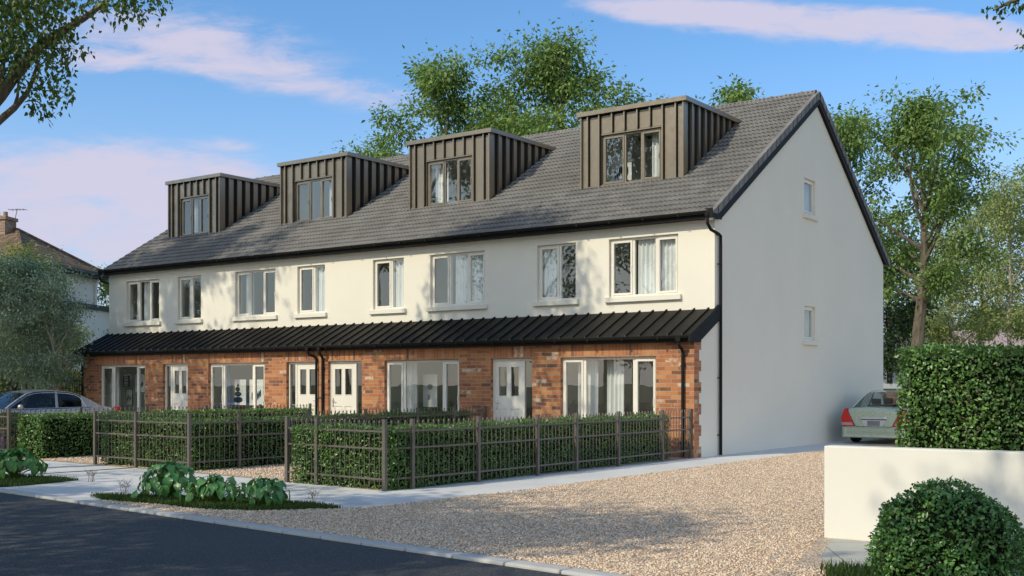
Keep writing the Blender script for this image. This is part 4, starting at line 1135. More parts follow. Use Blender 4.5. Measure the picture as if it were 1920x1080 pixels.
tree('leafy_shrub','rusty red leaved bush right of the grey green trees',gp(118,39.5),3.6,1.6,.6,47,900,.09,M['red_leaf'],M['bark'],.04,8,.25,LT,cat='shrub')
tree('broadleaf_tree','green tree showing in the gap between the neighbouring house and the terrace',gp(205,62),7.5,2.0,1.6,48,6000,.16,M['tree'],M['bark'],.12,12,.5,LT)

# ------------------------------------------------------------------ the overhanging street tree at the top left
ROOT=Vector((-9.6,-13.3,0))
st=empty('street_tree',ROOT,0,'street tree whose leafy branches hang into the top left corner','tree','street trees')
r=np.random.default_rng(77); mb=MB(); C=[]
D0=18.2
def W(u,v,d=D0): return at(u,v,d)-ROOT
mb.tube([(0,0,0),(.02,.05,1.5),(-.05,.02,3.0),(.0,.0,4.2),(.05,-.05,6.0),(.1,.0,8.5),(.0,.1,12),(.0,.0,16.5)],[.22,.19,.175,.165,.14,.11,.07,.02],12,False)
def limb(pts,r0,r1,cl=()):
    mb.tube(pts,[r0+(r1-r0)*i/(len(pts)-1) for i in range(len(pts))],8,False)
limb([Vector((0,0,4.0)),W(-60,285),W(-8,232),W(26,203),W(50,176),W(62,148),W(72,112)],.085,.018)
limb([W(26,203),W(33,180),W(35,150),W(38,125)],.030,.012)
limb([Vector((0,0,4.6)),W(-50,235),W(0,178),W(22,148),W(48,118),W(72,88),W(100,68),W(128,52),W(158,34),W(190,10),W(225,-22)],.13,.03)
limb([W(0,178),W(4,140),W(8,100),W(2,60)],.05,.02)
limb([W(72,88),W(95,92),W(118,90),W(140,92)],.018,.005)
limb([W(60,165),W(85,170),W(108,170),W(126,178)],.013,.004)
limb([W(52,188),W(70,190),W(82,200),W(89,214)],.013,.004)
limb([W(66,130),W(88,112),W(104,116),W(120,126)],.014,.005)
limb([W(190,10),W(215,12),W(245,10),W(268,22)],.014,.005)
limb([W(225,-22),W(255,-10),W(285,-2)],.014,.005)
# sprays that hang clear of the crown (photo side), then the crown above the frame
for (u,v,s,n) in ((120,86,.10,34),(142,92,.09,26),(110,98,.10,36),(98,112,.10,40),(116,128,.08,26),(106,140,.08,16),(100,168,.10,36),(84,160,.10,34),(120,178,.08,26),(112,174,.08,20),(66,186,.09,22),(82,206,.09,30),(60,206,.05,10),(86,218,.06,16),
                  (46,152,.08,14),(84,136,.10,24),(20,160,.06,6),(235,18,.10,30),(255,14,.10,26),(268,26,.07,14),(206,12,.10,24),(180,16,.10,20),(218,6,.12,36),(285,6,.10,18),(298,2,.08,10),
                  (130,66,.07,10),(112,60,.10,18)):
    C.append((W(u,v,D0+r.normal(0,.15)),s*1.5,int(n*1.15)))
for k in range(150):
    u=r.uniform(-170,128); v=r.uniform(-40,122)
    if u>60+(122-v)*.55: continue
    C.append((W(u,v,D0+r.normal(0,.55)),.24,int(r.integers(28,70))))
for k in range(26):
    C.append((W(r.uniform(150,300),r.uniform(-60,-8),D0+r.normal(0,.5)),.24,26))
Pc=[]
for (c,s,n) in C: Pc.append(np.array(tuple(c))+r.normal(0,1,(n,3))*s*np.array([1,1,.75]))
# upper crown, out of the frame: dapples the house fronts
up=[]
for k in range(430):
    t=r.random(); z=8.8+8.2*t; rr=3.1*math.sin(PI*(.22+.72*t))**.7*math.sqrt(r.random()); a=r.uniform(0,6.28)
    up.append(np.array([rr*math.cos(a),rr*math.sin(a),z])+r.normal(0,1,(62,3))*.36)
for k in range(13):
    a=k*2.4; z=6.3+.7*k; e=Vector((math.cos(a)*2.4,math.sin(a)*2.4,z+1.8))
    limb([Vector((0,0,z)),Vector((math.cos(a)*.9,math.sin(a)*.9,z+.8)),e],.05,.012)
P=np.concatenate(Pc+up); n=len(P)
nr=unit(np.array([0,0,.9])+r.normal(0,.6,(n,3))); D=unit(r.normal(0,.7,(n,3))+np.array([0,0,-.9]))
L=np.where(P[:,2]>8.7,.17,.105)*r.uniform(.7,1.25,n); V,F=leaf_arrays(P,D,nr,L,L*r.uniform(.48,.62,n),.15)
mesh_np('crown',V,F,M['tree_near'],st)
mb.build('trunk',M['bark'],st,fixn=False)
# the sprig at the top right belongs to a tree standing just out of the frame
RT=Vector((12.2,-11.6,0))
s2=empty('street_tree',RT,0,'tree outside the right edge, one leafy sprig hanging at the top right corner','tree','street trees')
mb=MB(); r=np.random.default_rng(78)
W2=lambda u,v,d=11.0: at(u,v,d)-RT
mb.tube([(0,0,0),(0,.1,2),(-.1,0,4),(0,0,6.5),(.1,0,9)],[.15,.13,.11,.07,.02],10,False)
limb([Vector((-.05,0,4.2)),W2(2080,-90),W2(1990,-40),W2(1930,-12),W2(1885,8),W2(1862,20)],.06,.006)
limb([Vector((-.05,0,3.6)),W2(2060,40),W2(1990,55),W2(1935,58)],.04,.005)
C=[(W2(u,v),s,n) for (u,v,s,n) in ((1844,14,.02,2),(1850,30,.02,3),(1866,12,.035,8),(1870,34,.025,4),(1880,20,.03,8),(1890,8,.04,10),(1900,14,.04,8),(1912,16,.03,6),(1920,4,.05,14),(1915,62,.02,3),(1918,88,.02,3),(1945,60,.10,24))]
Pc=[np.array(tuple(c))+r.normal(0,1,(n,3))*s for c,s,n in C]
for k in range(46):
    f=r.random(); q=W2(1945,-5).lerp(Vector((-.05,0,4.2)),f) if k%2 else W2(1950,57).lerp(Vector((-.05,0,3.6)),f)
    Pc.append(np.array(tuple(q))+np.array([.0,.0,.12])+r.normal(0,1,(34,3))*np.array([.22,.22,.16]))
for k in range(70):
    t=r.random(); rr=2.0*math.sqrt(r.random()); a=r.uniform(0,6.28); Pc.append(np.array([rr*math.cos(a)+.6,rr*math.sin(a),5.6+4*t])+r.normal(0,1,(40,3))*.3)
P=np.concatenate(Pc); n=len(P); nr=unit(np.array([0,0,.7])+r.normal(0,.7,(n,3))); D=unit(r.normal(0,.7,(n,3))+np.array([0,0,-.8]))
L=.062*r.uniform(.75,1.2,n); V,F=leaf_arrays(P,D,nr,L,L*r.uniform(.6,.75,n),.15)
mesh_np('crown',V,F,M['tree_near'],s2); mb.build('trunk',M['bark'],s2,fixn=False)

# trees across the road, behind the viewpoint: they shade the road and show in the window glass
for k,(x,y,h,z0,rad,seed,n) in enumerate(((-23.9,-14.6,20.0,7.0,4.6,91,34000),(-15.5,-25.5,9.8,2.6,4.4,92,15000),(-8.3,-25.2,9.4,2.6,4.6,93,16000),(-1.8,-25.6,10.4,2.6,4.4,94,16000),(-.4,-25.6,11.8,8.4,3.0,98,4500),(6.3,-27.2,16.5,10.0,3.0,95,26000),(15.5,-27.5,11.5,3.5,3.8,96,7000),(-22.5,-25.0,12.0,3.2,4.4,97,8000))):
    tree('street_tree',['street tree beyond the left edge shading the far end of the terrace','first street tree across the road','second street tree across the road','third street tree across the road','small high crowned street tree across the road','fourth street tree across the road','street tree behind the viewpoint on the right','street tree across the road farthest left'][k],
         (x,y,0),h,z0,rad,seed,n,.21,M['tree_near'],M['bark'],.22,18,.62,'street trees')
# ------------------------------------------------------------------ cars
M['paint_silver']=mat_plain('silver_paint',(.42,.44,.46),.28,.5,.5,.03,1,coat=.6)
M['paint_green']=mat_plain('sage_green_paint',(.50,.56,.42),.28,.25,.5,.03,1,coat=.6)
M['tyre']=mat_plain('tyre_rubber',(.02,.02,.02),.8,0,.3,.2,9)
M['rim']=mat_plain('alloy_rim',(.45,.45,.46),.3,.9,.5,.05,9)
M['lamp_red']=mat_plain('red_lamp_lens',(.62,.015,.012),.15,0,.6,.05,5)
M['lamp_pink']=mat_plain('clear_lamp_lens',(.55,.30,.28),.15,0,.6,.05,5)
M['plate']=mat_plain('grey_plate',(.22,.21,.215),.5,0,.5,.08,20)
M['trimchrome']=mat_plain('car_chrome',(.75,.76,.78),.12,1,.5,.03,9)
M['seat']=mat_plain('seat_fabric',(.022,.023,.028),.8,0,.3,.2,9)
M['shelf']=mat_plain('parcel_shelf',(.45,.40,.35),.8,0,.3,.1,9)
M['carblack']=mat_plain('black_trim',(.015,.015,.016),.5,0,.4,.1,9)
def car(name,label,paint,loc,rz):
    root=empty(name,loc,rz,label,'car')
    secs=[(-2.38,.74,.36,.80,.87),(-2.34,.80,.30,.86,.925),(-2.22,.855,.26,.905,.955),(-1.95,.88,.24,.925,.985),(-1.6,.89,.22,.935,1.0),(-1.0,.895,.21,.93,.95),
          (0,.90,.20,.92,.93),(.9,.895,.20,.91,.93),(1.15,.89,.21,.885,.955),(1.6,.88,.22,.84,.91),(2.0,.86,.23,.77,.84),(2.25,.80,.25,.68,.74),(2.36,.70,.30,.58,.63)]
    mb=MB(); rows=[]
    for (x,hw,zb,zs,zt) in secs:
        half=[(0,zb),(hw*.80,zb),(hw*.95,zb+.07),(hw,zb+.22),(hw*1.0,(zb+zs)/2+.06),(hw*.985,zs-.09),(hw*.945,zs-.015),(hw*.86,zs+(zt-zs)*.45),(hw*.55,zt-.006),(0,zt)]
        loop=half+[(-y,z) for (y,z) in half[-2:0:-1]]
        rows.append([(x,y,z) for (y,z) in loop]+[(x,loop[0][0],loop[0][1])])
    mb.grid(rows); mb.quad(*rows[0][:-1]); mb.quad(*rows[-1][:-1])
    body=mb.build('body',M[paint],root,smooth=True,fixn=True)
    body.data.polygons.foreach_set('use_smooth',[len(p.vertices)<5 for p in body.data.polygons])
    # greenhouse
    prof=[(-1.80,.955),(-1.62,1.06),(-1.40,1.185),(-1.20,1.285),(-1.02,1.352),(-.80,1.392),(-.45,1.415),(-.1,1.418),(.2,1.395),(.42,1.34),(.70,1.195),(.95,1.05),(1.12,.945)]
    hw=lambda z:.80-.21*(z-.95)/.47
    rf=MB(); gl=MB()
    for k in range(len(prof)-1):
        (xa,za),(xb,zb)=prof[k],prof[k+1]; tgt=rf if -1.1<(xa+xb)/2<.36 else gl
        def arc(x,z): return [(x,hw(z)*q,z+.035*(1-q*q)) for q in (-1,-.8,-.4,0,.4,.8,1)]
        tgt.grid([arc(xa,za),arc(xb,zb)])
    rfo=rf.build('roof',M[paint],root,smooth=True)
    for s in (-1,1):
        top=[(x,s*(hw(z)),z) for x,z in prof]; bot=[(x,s*.80,.945) for x,z in prof]
        gl.grid([bot[3:],top[3:]])
        # painted rear quarter
        cp=MB(); cp.grid([[(p[0],p[1]*1.003,p[2]) for p in bot[:4]],[(p[0],p[1]*1.003,p[2]) for p in top[:4]]]); cp.grid([[(x,s*hw(z)*1.006,z+.004) for x,z in prof],[(x,s*(hw(z)*1.0-.055),z+.012) for x,z in prof]])
        cp.grid([[(x,s*hw(z)*1.006,z+.004) for x,z in prof],[(x,s*(hw(z)*1.008),z-.045) for x,z in prof]])
        cp.build('pillar',M[paint],root,smooth=False)
        bp=MB(); bp.bar((-.38,s*.805,.95),(-.46,s*.605,1.39),.07,.02,(0,1,0)); bp.build('door_pillar',M['carblack'] if paint=='paint_green' else M[paint],root); bp=MB(); bp.bar((-1.18,s*.803,.95),(-1.22,s*.668,1.26),.035,.02,(0,1,0)); bp.build('door_pillar',M['carblack'] if paint=='paint_green' else M[paint],root)
        tr=MB(); tr.tube([(x+(.05 if k==3 else 0),s*(hw(z-.05)*1.012),z-.05) for k,(x,z) in enumerate(prof) if k>=3],.011,6); tr.tube([(-1.20,s*.812,.955),(.98,s*.812,.935)],.010,6); tr.tube([(-1.15,s*(hw(1.235)*1.012),1.235),(-1.28,s*.812,.955)],.011,6)
        tr.tube([(-.36,s*.815,.95),(-.44,s*.615,1.37)],.006,6)
        tr.build('window_trim',M['trimchrome'] if paint=='paint_silver' else M['carblack'],root)
        mi=MB(); mi.lathe([(.001,-.06),(.05,-.05),(.075,0),(.06,.06),(.001,.075)],(.78,s*.95,.99),'x',12); mi.bar((.78,s*.83,.95),(.78,s*.92,.97),.05,.03); mi.build('mirror',M[paint],root,smooth=True)
        dl=MB(); dl.bar((-.40,s*.902,.30),(-.40,s*.889,.90),.008,.006,(0,1,0)); dl.bar((.75,s*.900,.30),(.75,s*.884,.88),.008,.006,(0,1,0)); dl.bar((-1.25,s*.898,.55),(-1.28,s*.886,.90),.008,.006,(0,1,0)); dl.build('door_gap',M['carblack'],root)
        for hx in (-.62,.50):
            hd=MB(); hd.bar((hx-.10,s*.905,.80),(hx+.10,s*.905,.80),.022,.03,(0,0,1)); hd.build('door_handle',M[paint],root)
        lp=MB(); lp.cur=0
        lp.prism([(s*.50,.47),(s*.845,.47),(s*.885,.70),(s*.80,.94),(s*.735,.955)] if s>0 else [(s*.735,.955),(s*.80,.94),(s*.885,.70),(s*.845,.47),(s*.50,.47)],'x',-2.392,-2.22)
        lp.build('tail_light',M['lamp_red'],root,bevel=.012)
        lc=MB(); lc.prism([(s*.54,.50),(s*.86,.50),(s*.865,.575),(s*.59,.575)],'x',-2.398,-2.3); lc.build('reverse_light',M['lamp_pink'],root)
        hl=MB(); hl.prism([(s*.45,.52),(s*.74,.50),(s*.80,.66),(s*.50,.68)],'x',2.18,2.36); hl.build('headlight',M['carglass'],root,bevel=.01)
        for wx in (-1.42,1.38):
            wh=MB(); wh.lathe([(.19,-.10),(.30,-.10),(.325,-.07),(.325,.07),(.30,.10),(.19,.10)],(wx,s*.80,.325),'y',28); w=wh.build('wheel',M['tyre'],root,smooth=True)
            ri=MB(); ri.lathe([(.0,.06),(.05,.09),(.18,.085),(.20,.10)] if s>0 else [(.0,-.06),(.05,-.09),(.18,-.085),(.20,-.10)],(wx,s*.80,.325),'y',20); ri.build('rim',M['rim'],w,smooth=True)
            ar=MB(); ar.tube([(wx+.37*math.cos(t),s*.895,.325+.37*math.sin(t)) for t in np.linspace(-.15,PI+.15,15)],.022,6); ar.build('wheel_arch',M['carblack'],root)
    g=gl.build('windows',M['carglass'] if paint=='paint_green' else M['carglass_dark'],root,smooth=False,fixn=False)
    # rear end: bumper, boot seam, plate recess, chrome, badge
    bp=MB(); rows=[]
    for (x,w,z0,z1) in ((-2.46,.70,.24,.42),(-2.475,.76,.19,.44),(-2.44,.83,.17,.455),(-2.2,.895,.16,.46)): rows.append([(x,-w,z0),(x,-w,z1),(x-.0,-w*.5,z1+.004),(x,0,z1+.006),(x,w*.5,z1+.004),(x,w,z1),(x,w,z0),(x,0,z0),(x,-w,z0)])
    bp.grid(rows); bp.quad(*rows[0][:-1]); bp.build('rear_bumper',M[paint],root,bevel=.01)
    bl=MB(); bl.bar((-2.482,-.70,.335),(-2.482,.70,.335),.006,.012); bl.build('bumper_line',M['trimchrome'] if False else M[paint],root)
    sm=MB(); sm.tube([(-2.386,-.735,.955),(-2.39,-.50,.49),(-2.39,-.44,.465),(-2.39,.44,.465),(-2.39,.50,.49),(-2.386,.735,.955)],.007,6,False); sm.build('boot_seam',M['carblack'],root)
    ch=MB(); ch.prism([(-.36,.70),(-.33,.665),(.33,.665),(.36,.70),(.30,.725),(-.30,.725)],'x',-2.42,-2.37); ch.build('chrome_strip',M['trimchrome'],root,bevel=.008)
    sh=MB(); sh.box(-2.392,-2.37,-.33,.33,.64,.665); sh.build('strip_shadow_gap',M['carblack'],root)
    su=MB(); su.prism([(-.33,.645),(.33,.645),(.24,.475),(-.24,.475)],'x',-2.396,-2.38); su.build('plate_surround',M['trimchrome'],root)
    pl=MB(); pl.box(-2.408,-2.396,-.165,.165,.49,.625); pl.build('number_plate',M['plate'],root,bevel=.004)
    bd=MB(); bd.lathe([(.0,-.012),(.026,-.012),(.032,0)],(-2.386,0,.815),'x',16); bd.tube([(-2.40,-.02,.80),(-2.40,0,.835),(-2.40,.02,.80)],.005,6); bd.build('badge',M['trimchrome'],root)
    it=MB(); it.box(-1.60,-1.15,-.68,.68,.90,.935); it.build('parcel_shelf',M['shelf'],root)
    for (sx,sy) in ((-1.05,-.36),(-1.05,.36),(.1,-.38),(.1,.38)):
        se=MB(); se.box(sx-.06,sx+.08,sy-.25,sy+.25,.45,1.02); se.box(sx-.05,sx+.05,sy-.13,sy+.13,1.03,1.20); se.build('seat',M['seat'],root,bevel=.03)
    return root
car('parked_car','sage green saloon parked beside the gable, seen from behind over the low wall','paint_green',(1.32,9.25,0),R(90))
M['carglass_dark']=mat_pane('dark_car_glass',.045,(.30,.32,.32))
car('parked_car','silver saloon at the left edge, only its roof and boot above the hedges','paint_silver',(-18.2,-5.55,0),R(-90))

# ------------------------------------------------------------------ neighbouring house on the left
M['pebble']=mat_render('pebbledash',(.80,.79,.76))
M['oldroof']=mat_brick('brown_roof_tiles',.22,.16,False,[(0,(.13,.085,.055)),(.5,(.20,.135,.085)),(1,(.27,.20,.13))],(.07,.05,.035),.012)
M['chimbrick']=mat_brick('chimney_brick',.22,.075,False,[(0,(.20,.11,.07)),(.5,(.33,.19,.12)),(1,(.45,.30,.21))],(.4,.35,.3),.01)
M['white_paint']=mat_plain('white_paint',(.74,.74,.74),.5,0,.4,.05,3)
M['slate']=mat_plain('dark_grey_board',(.055,.052,.05),.6,0,.4,.1,3)
M['solar']=mat_plain('blue_panel',(.02,.035,.09),.15,.2,.6,.1,3)
NS=1.364; p1=at(58,508,38.8*NS); p2=at(194,533,44*NS); u=(p2-p1); u.z=0; Ln=u.length/NS
nb=empty('neighbour_house',(p1.x,p1.y,0),math.atan2(u.y,u.x),'old pebbledashed house with a hipped brown roof and brick chimney at the left','house'); nb.scale=(NS,NS,NS*1.0)
w=MB(); w.box(0,Ln,.36,8.0,0,5.35); w.build('wall',M['pebble'],nb)
b=MB(); b.box(2.7,Ln+1.6,.20,.36,0,4.05); b.box(Ln+.003,Ln+1.6,.36,4,0,4.05); b.build('side_extension',M['pebble'],nb)
b=MB(); b.box(2.6,Ln+1.7,.10,.34,4.05,4.24); b.build('string_course',M['slate'],nb)
rf=MB(); e=[(-.45,0,5.45),(Ln+.45,0,5.45),(Ln+.45,8.5,5.45),(-.45,8.5,5.45)]; a=(2.55,2.0,6.86); c=(2.55,6.6,6.86)
rf.quad(e[0],e[1],a); rf.quad(e[1],e[2],c,a); rf.quad(e[2],e[3],c); rf.quad(e[3],e[0],a,c); rf.build('roof',M['oldroof'],nb,fixn=False)
hp=MB()
for q in (e[0],e[1]): hp.tube([q,a],.085,6)
hp.tube([a,c],.085,6); hp.build('ridge_tiles',M['oldroof'],nb)
f=MB(); f.box(-.45,Ln+.45,.0,.03,5.26,5.44); f.box(-.45,Ln+.45,.03,.36,5.26,5.28); f.box(-.45,-.42,.03,8.5,5.26,5.44); f.box(-.5,Ln+.5,-.11,-.002,5.36,5.47); f.build('fascia',M['slate'],nb)
ch=MB(); ch.box(2.0,2.75,2.15,3.5,5.8,7.18); ch.box(1.95,2.80,2.10,3.55,7.18,7.30); chm=ch.build('chimney',M['chimbrick'],nb)
for k in range(4):
    pt=MB(); pt.lathe([(.10,7.30),(.08,7.42),(.085,7.50),(.06,7.5)],(2.37,2.35+.30*k,0),'z',10); pt.build('chimney_pot',M['chimbrick'],chm)
an=MB(); an.tube([(2.4,2.0,7.2),(2.4,1.9,7.62)],.012,5); an.tube([(2.4,1.55,7.58),(2.4,2.25,7.58)],.008,4)
for q in range(5): an.tube([(2.2,1.6+.14*q,7.58),(2.6,1.6+.14*q,7.58)],.006,4)
an.build('aerial',M['slate'],nb)
wd=MB(); frame=[(2.25,2.85,4.35,5.08)]
for (xa,xb,za,zb) in frame:
    frame_xz(wd,xa,xb,za,zb,.06,.30,.37); wd.box((xa+xb)/2-.03,(xa+xb)/2+.03,.30,.37,za+.06,zb-.06); wd.box(xa-.1,xb+.1,.28,.36,za-.12,za-.002)
wo=wd.build('window',M['white_paint'],nb)
pn=MB(); pn.box(2.3,2.8,.34,.36,4.4,5.02); pn.build('pane',mat_plain('dark_window_glass',(.10,.13,.17),.08,0,.8,.2,4),wo)
dp=MB(); dp.tube([(1.35,.28,5.25),(1.35,.28,.1)],.055,8); dp.tube([(Ln-.05,.16,5.3),(Ln-.05,.28,5.1),(Ln-.05,.28,4.2)],.05,8); dp.build('downpipe',M['white_paint'],nb)
sp=MB(); sp.quad((.1,3.0,5.81),(1.55,3.0,6.50),(1.55,5.0,6.50),(.1,5.0,5.81)); sp.build('solar_panel',M['solar'],nb,fixn=False)

# iron gate between brick pillars
ga,gb=at(119,740,37.5),at(153,740,36.2); d=gb-ga; d.z=0; gl_=d.length
gt=empty('iron_gate',(ga.x,ga.y,0),math.atan2(d.y,d.x),'arched black iron gate between the long dark hedge and the terrace','gate')
g=MB(); n=8
for i in range(n+1):
    x=gl_*i/n; z=1.30+.42*math.sin(PI*min(1,.08+.55*i/n)); g.tube([(x,0,.08),(x,0,z)],.012,6)
for off in (0,.38): g.tube([(gl_*i/12,0,1.30-off*.9+.42*math.sin(PI*min(1,.08+.55*i/12))) for i in range(13)],.018,6)
g.bar((0,0,.2),(gl_,0,.2),.02,.04); g.bar((0,0,.75),(gl_,0,.75),.02,.03); g.build('gate_leaf',M['black'],gt,fixn=False)
pl=MB(); pl.box(-.32,-.06,-.14,.14,0,1.42); pl.box(-.35,-.03,-.17,.17,1.42,1.49)
o=pl.build('brick_pillar',M['chimbrick']); o.location=(ga.x,ga.y,0); o.rotation_euler=(0,0,math.atan2(d.y,d.x)); tag(o,'short brick pillar holding the iron gate','pillar')

# ------------------------------------------------------------------ buildings beyond, right
M['pale_wall']=mat_render('pale_grey_render',(.50,.54,.56))
M['mauve_roof']=mat_plain('mauve_roof_sheet',(.36,.27,.27),.8,0,.2,.1,2)
pg=at(1705,700,66)
ph=empty('pale_house',(pg.x,pg.y,0),TH,'pale grey gabled house half hidden behind the tall trunk','house')
w=MB(); w.prism([(-3.4,0),(3.4,0),(3.4,2.2),(0,5.05),(-3.4,2.2)],'y',0,7); w.build('wall',M['pale_wall'],ph)
rf=MB()
for s in (-1,1): rf.prism([(s*3.6,2.03),(0,5.06),(0,5.22),(s*3.6,2.19)] if s>0 else [(s*3.6,2.19),(0,5.22),(0,5.06),(s*3.6,2.03)],'y',.05,7.2)
rf.build('roof',M['pale_wall'],ph)
pm=at(1822,700,78)
mh=empty('low_building',(pm.x,pm.y,0),TH,'long low building with a mauve pitched roof at the right background','building')
w=MB(); w.box(.3,14,.5,6,0,4.0); w.build('wall',M['pale_wall'],mh)
rf=MB(); rf.prism([(0,4.05),(3.2,5.45),(6.5,4.05)],'x',0,14.5); rf.build('roof',M['mauve_roof'],mh)
fc=MB(); fc.box(0,14.5,-.04,-.002,3.86,4.05); fc.box(.3,14,.44,.498,2.4,3.9); fc.build('fascia',M['slate'],mh)
wa,wb=at(1640,700,46),at(1760,700,46); d=wb-wa
bw=empty('garden_wall',(wa.x,wa.y,0),math.atan2(d.y,d.x),'red brick garden wall with a grey coping beyond the green car','wall')
w=MB(); w.box(0,d.length,0,.22,0,1.42); w.build('brickwork',M['brick'],bw)
w=MB(); w.box(-.03,d.length+.03,-.04,.26,1.42,1.62); w.build('coping',M['pale_wall'],bw)

# ------------------------------------------------------------------ light, sky, camera
SUN=Vector((.36,1.17,-1.0)).normalized()
sun=bpy.data.lights.new('sun','SUN'); sun.energy=2.08; sun.angle=R(.5); sun.color=(1.0,.905,.69)
so=bpy.data.objects.new('sun',sun); COL.objects.link(so); so.rotation_euler=SUN.to_track_quat('-Z','Y').to_euler(); so.location=(-10,-40,40)
ELEV=math.asin(-SUN.z); AZ=math.atan2(-SUN.x,-SUN.y)

world=bpy.data.worlds.new('World'); sc.world=world; world.use_nodes=True
nt=world.node_tree; nt.nodes.clear()
wo=nt.nodes.new('ShaderNodeOutputWorld'); bg=nt.nodes.new('ShaderNodeBackground'); bg.inputs[1].default_value=.15
sky=nt.nodes.new('ShaderNodeTexSky'); sky.sky_type='NISHITA'; sky.sun_disc=False; sky.sun_elevation=ELEV; sky.sun_rotation=AZ
sky.altitude=0; sky.air_density=1.0; sky.dust_density=.6; sky.ozone_density=3.0
tc=nt.nodes.new('ShaderNodeTexCoord')
sx=nt.nodes.new('ShaderNodeSeparateXYZ'); nt.links.new(tc.outputs['Generated'],sx.inputs[0])
c_,s_=math.cos(TH),math.sin(TH)
fw=math_n(nt,'ADD',math_n(nt,'MULTIPLY',sx.outputs[0],-s_),math_n(nt,'MULTIPLY',sx.outputs[1],c_))
fw=math_n(nt,'MAXIMUM',math_n(nt,'ABSOLUTE',fw),.05)
rt=math_n(nt,'ADD',math_n(nt,'MULTIPLY',sx.outputs[0],c_),math_n(nt,'MULTIPLY',sx.outputs[1],s_))
A=math_n(nt,'DIVIDE',rt,fw); E=math_n(nt,'DIVIDE',sx.outputs[2],fw)
cv=nt.nodes.new('ShaderNodeCombineXYZ'); nt.links.new(math_n(nt,'MULTIPLY',A,5.0),cv.inputs[0]); nt.links.new(math_n(nt,'MULTIPLY',E,17.0),cv.inputs[1])
nz=noise(nt,cv.outputs[0],1.0,9,.62); nz.inputs['Distortion'].default_value=.35
tot=None
for (u,v,ru,rv,k,wt) in ((60,400,400,125,.05,1.7),(330,345,240,55,.0,1.1),(270,60,280,46,.06,1.25),(200,118,130,22,.06,1.0),(560,150,220,40,.16,1.3),(420,140,90,14,.1,.5),
        (1230,20,200,22,.05,.9),(1440,40,330,40,.08,1.05),(1760,55,250,38,.10,1.25),(1880,430,90,60,.0,.6),(1840,560,130,60,0,.7),(430,268,60,16,.05,.5),(1650,330,260,16,.1,.25),(1000,700,1500,70,0,.7)):
    a0=(u-960)/FPX; e0=(YH-v)/FPX; ra=ru/FPX; re=rv/FPX
    da=math_n(nt,'SUBTRACT',A,a0)
    de=math_n(nt,'ADD',math_n(nt,'SUBTRACT',E,e0),math_n(nt,'MULTIPLY',da,k))
    q=math_n(nt,'ADD',math_n(nt,'POWER',math_n(nt,'MULTIPLY',math_n(nt,'ABSOLUTE',da),1/ra),2.0),math_n(nt,'POWER',math_n(nt,'MULTIPLY',math_n(nt,'ABSOLUTE',de),1/re),2.0))
    gss=math_n(nt,'MULTIPLY',math_n(nt,'EXPONENT',math_n(nt,'MULTIPLY',q,-1.0)),wt)
    tot=gss if tot is None else math_n(nt,'ADD',tot,gss)
nz2=noise(nt,cv.outputs[0],3.1,8,.65); nz2.inputs['Distortion'].default_value=.6
nn_=math_n(nt,'ADD',math_n(nt,'MULTIPLY',nz.outputs[0],.62),math_n(nt,'MULTIPLY',nz2.outputs[0],.38))
m_=math_n(nt,'ADD',nn_,math_n(nt,'MULTIPLY',math_n(nt,'SUBTRACT',math_n(nt,'MINIMUM',tot,1.25),.72),.26))
mr=nt.nodes.new('ShaderNodeMapRange'); mr.interpolation_type='SMOOTHSTEP'; mr.inputs[1].default_value=.40; mr.inputs[2].default_value=.66
nt.links.new(m_,mr.inputs[0])
gate=math_n(nt,'MINIMUM',math_n(nt,'MULTIPLY',tot,1.5),1.0)
mask=math_n(nt,'MULTIPLY',math_n(nt,'MULTIPLY',mr.outputs[0],gate),.92)
CLOUD=(2.75,2.62,3.25)
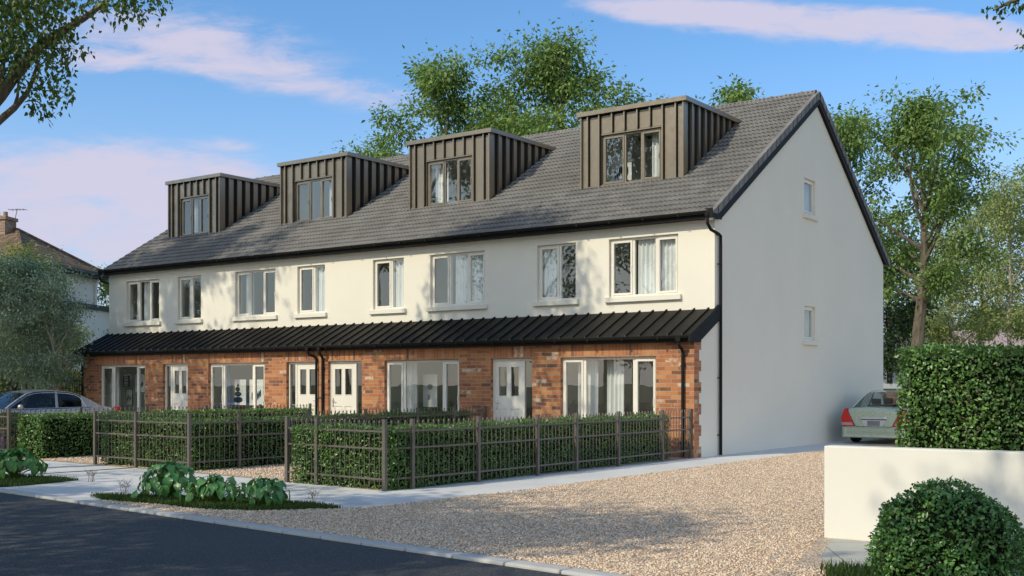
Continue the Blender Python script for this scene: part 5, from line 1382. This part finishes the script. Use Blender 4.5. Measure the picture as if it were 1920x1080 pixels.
# broken bright cloud low behind the viewpoint, unseen, added to lift the shaded walls
back=nt.nodes.new('ShaderNodeMapRange'); back.interpolation_type='SMOOTHSTEP'; back.inputs[1].default_value=.25; back.inputs[2].default_value=-.35
nt.links.new(math_n(nt,'ADD',math_n(nt,'MULTIPLY',sx.outputs[0],-s_),math_n(nt,'MULTIPLY',sx.outputs[1],c_)),back.inputs[0])
low=nt.nodes.new('ShaderNodeMapRange'); low.interpolation_type='SMOOTHSTEP'; low.inputs[1].default_value=.75; low.inputs[2].default_value=.35
nt.links.new(sx.outputs[2],low.inputs[0])
nb_=noise(nt,tc.outputs['Generated'],3.2,7,.6)
nbr=nt.nodes.new('ShaderNodeMapRange'); nbr.interpolation_type='SMOOTHSTEP'; nbr.inputs[1].default_value=.36; nbr.inputs[2].default_value=.62; nt.links.new(nb_.outputs[0],nbr.inputs[0])
bmask=math_n(nt,'MULTIPLY',math_n(nt,'MULTIPLY',back.outputs[0],low.outputs[0]),nbr.outputs[0])
skyc=mixc(nt,1.0,sky.outputs[0],mixc(nt,back.outputs[0],(.48,.665,.775),(1.08,1.12,1.0)),'MULTIPLY')  # unseen rear half of the sky also brightened as added fill light
hz=nt.nodes.new('ShaderNodeMapRange'); hz.interpolation_type='SMOOTHSTEP'; hz.inputs[1].default_value=.30; hz.inputs[2].default_value=.0; nt.links.new(sx.outputs[2],hz.inputs[0])
skyc=mixc(nt,math_n(nt,'MULTIPLY',hz.outputs[0],.62),skyc,(2.45,2.45,3.05))
skyc=mixc(nt,bmask,skyc,(4.2,4.15,4.0))
colr=mixc(nt,mask,skyc,CLOUD)
nt.links.new(colr,bg.inputs[0]); nt.links.new(bg.outputs[0],wo.inputs[0])

cam=bpy.data.cameras.new('camera'); co=bpy.data.objects.new('camera',cam); COL.objects.link(co)
co.location=(CX,CY,CZ); co.rotation_euler=(PI/2,0,TH)
cam.sensor_width=36; cam.lens=FPX/1920*36; cam.shift_y=(YH-540)/1920; cam.clip_end=3000; cam.clip_start=.1
sc.camera=co
sc.view_settings.view_transform='Standard'; sc.view_settings.look='None'; sc.view_settings.exposure=.69; sc.view_settings.gamma=1
sc.render.engine='CYCLES'
sc.cycles.max_bounces=8; sc.cycles.transparent_max_bounces=16; sc.cycles.diffuse_bounces=5; sc.cycles.glossy_bounces=4; sc.cycles.transmission_bounces=4
sc.cycles.use_denoising=True
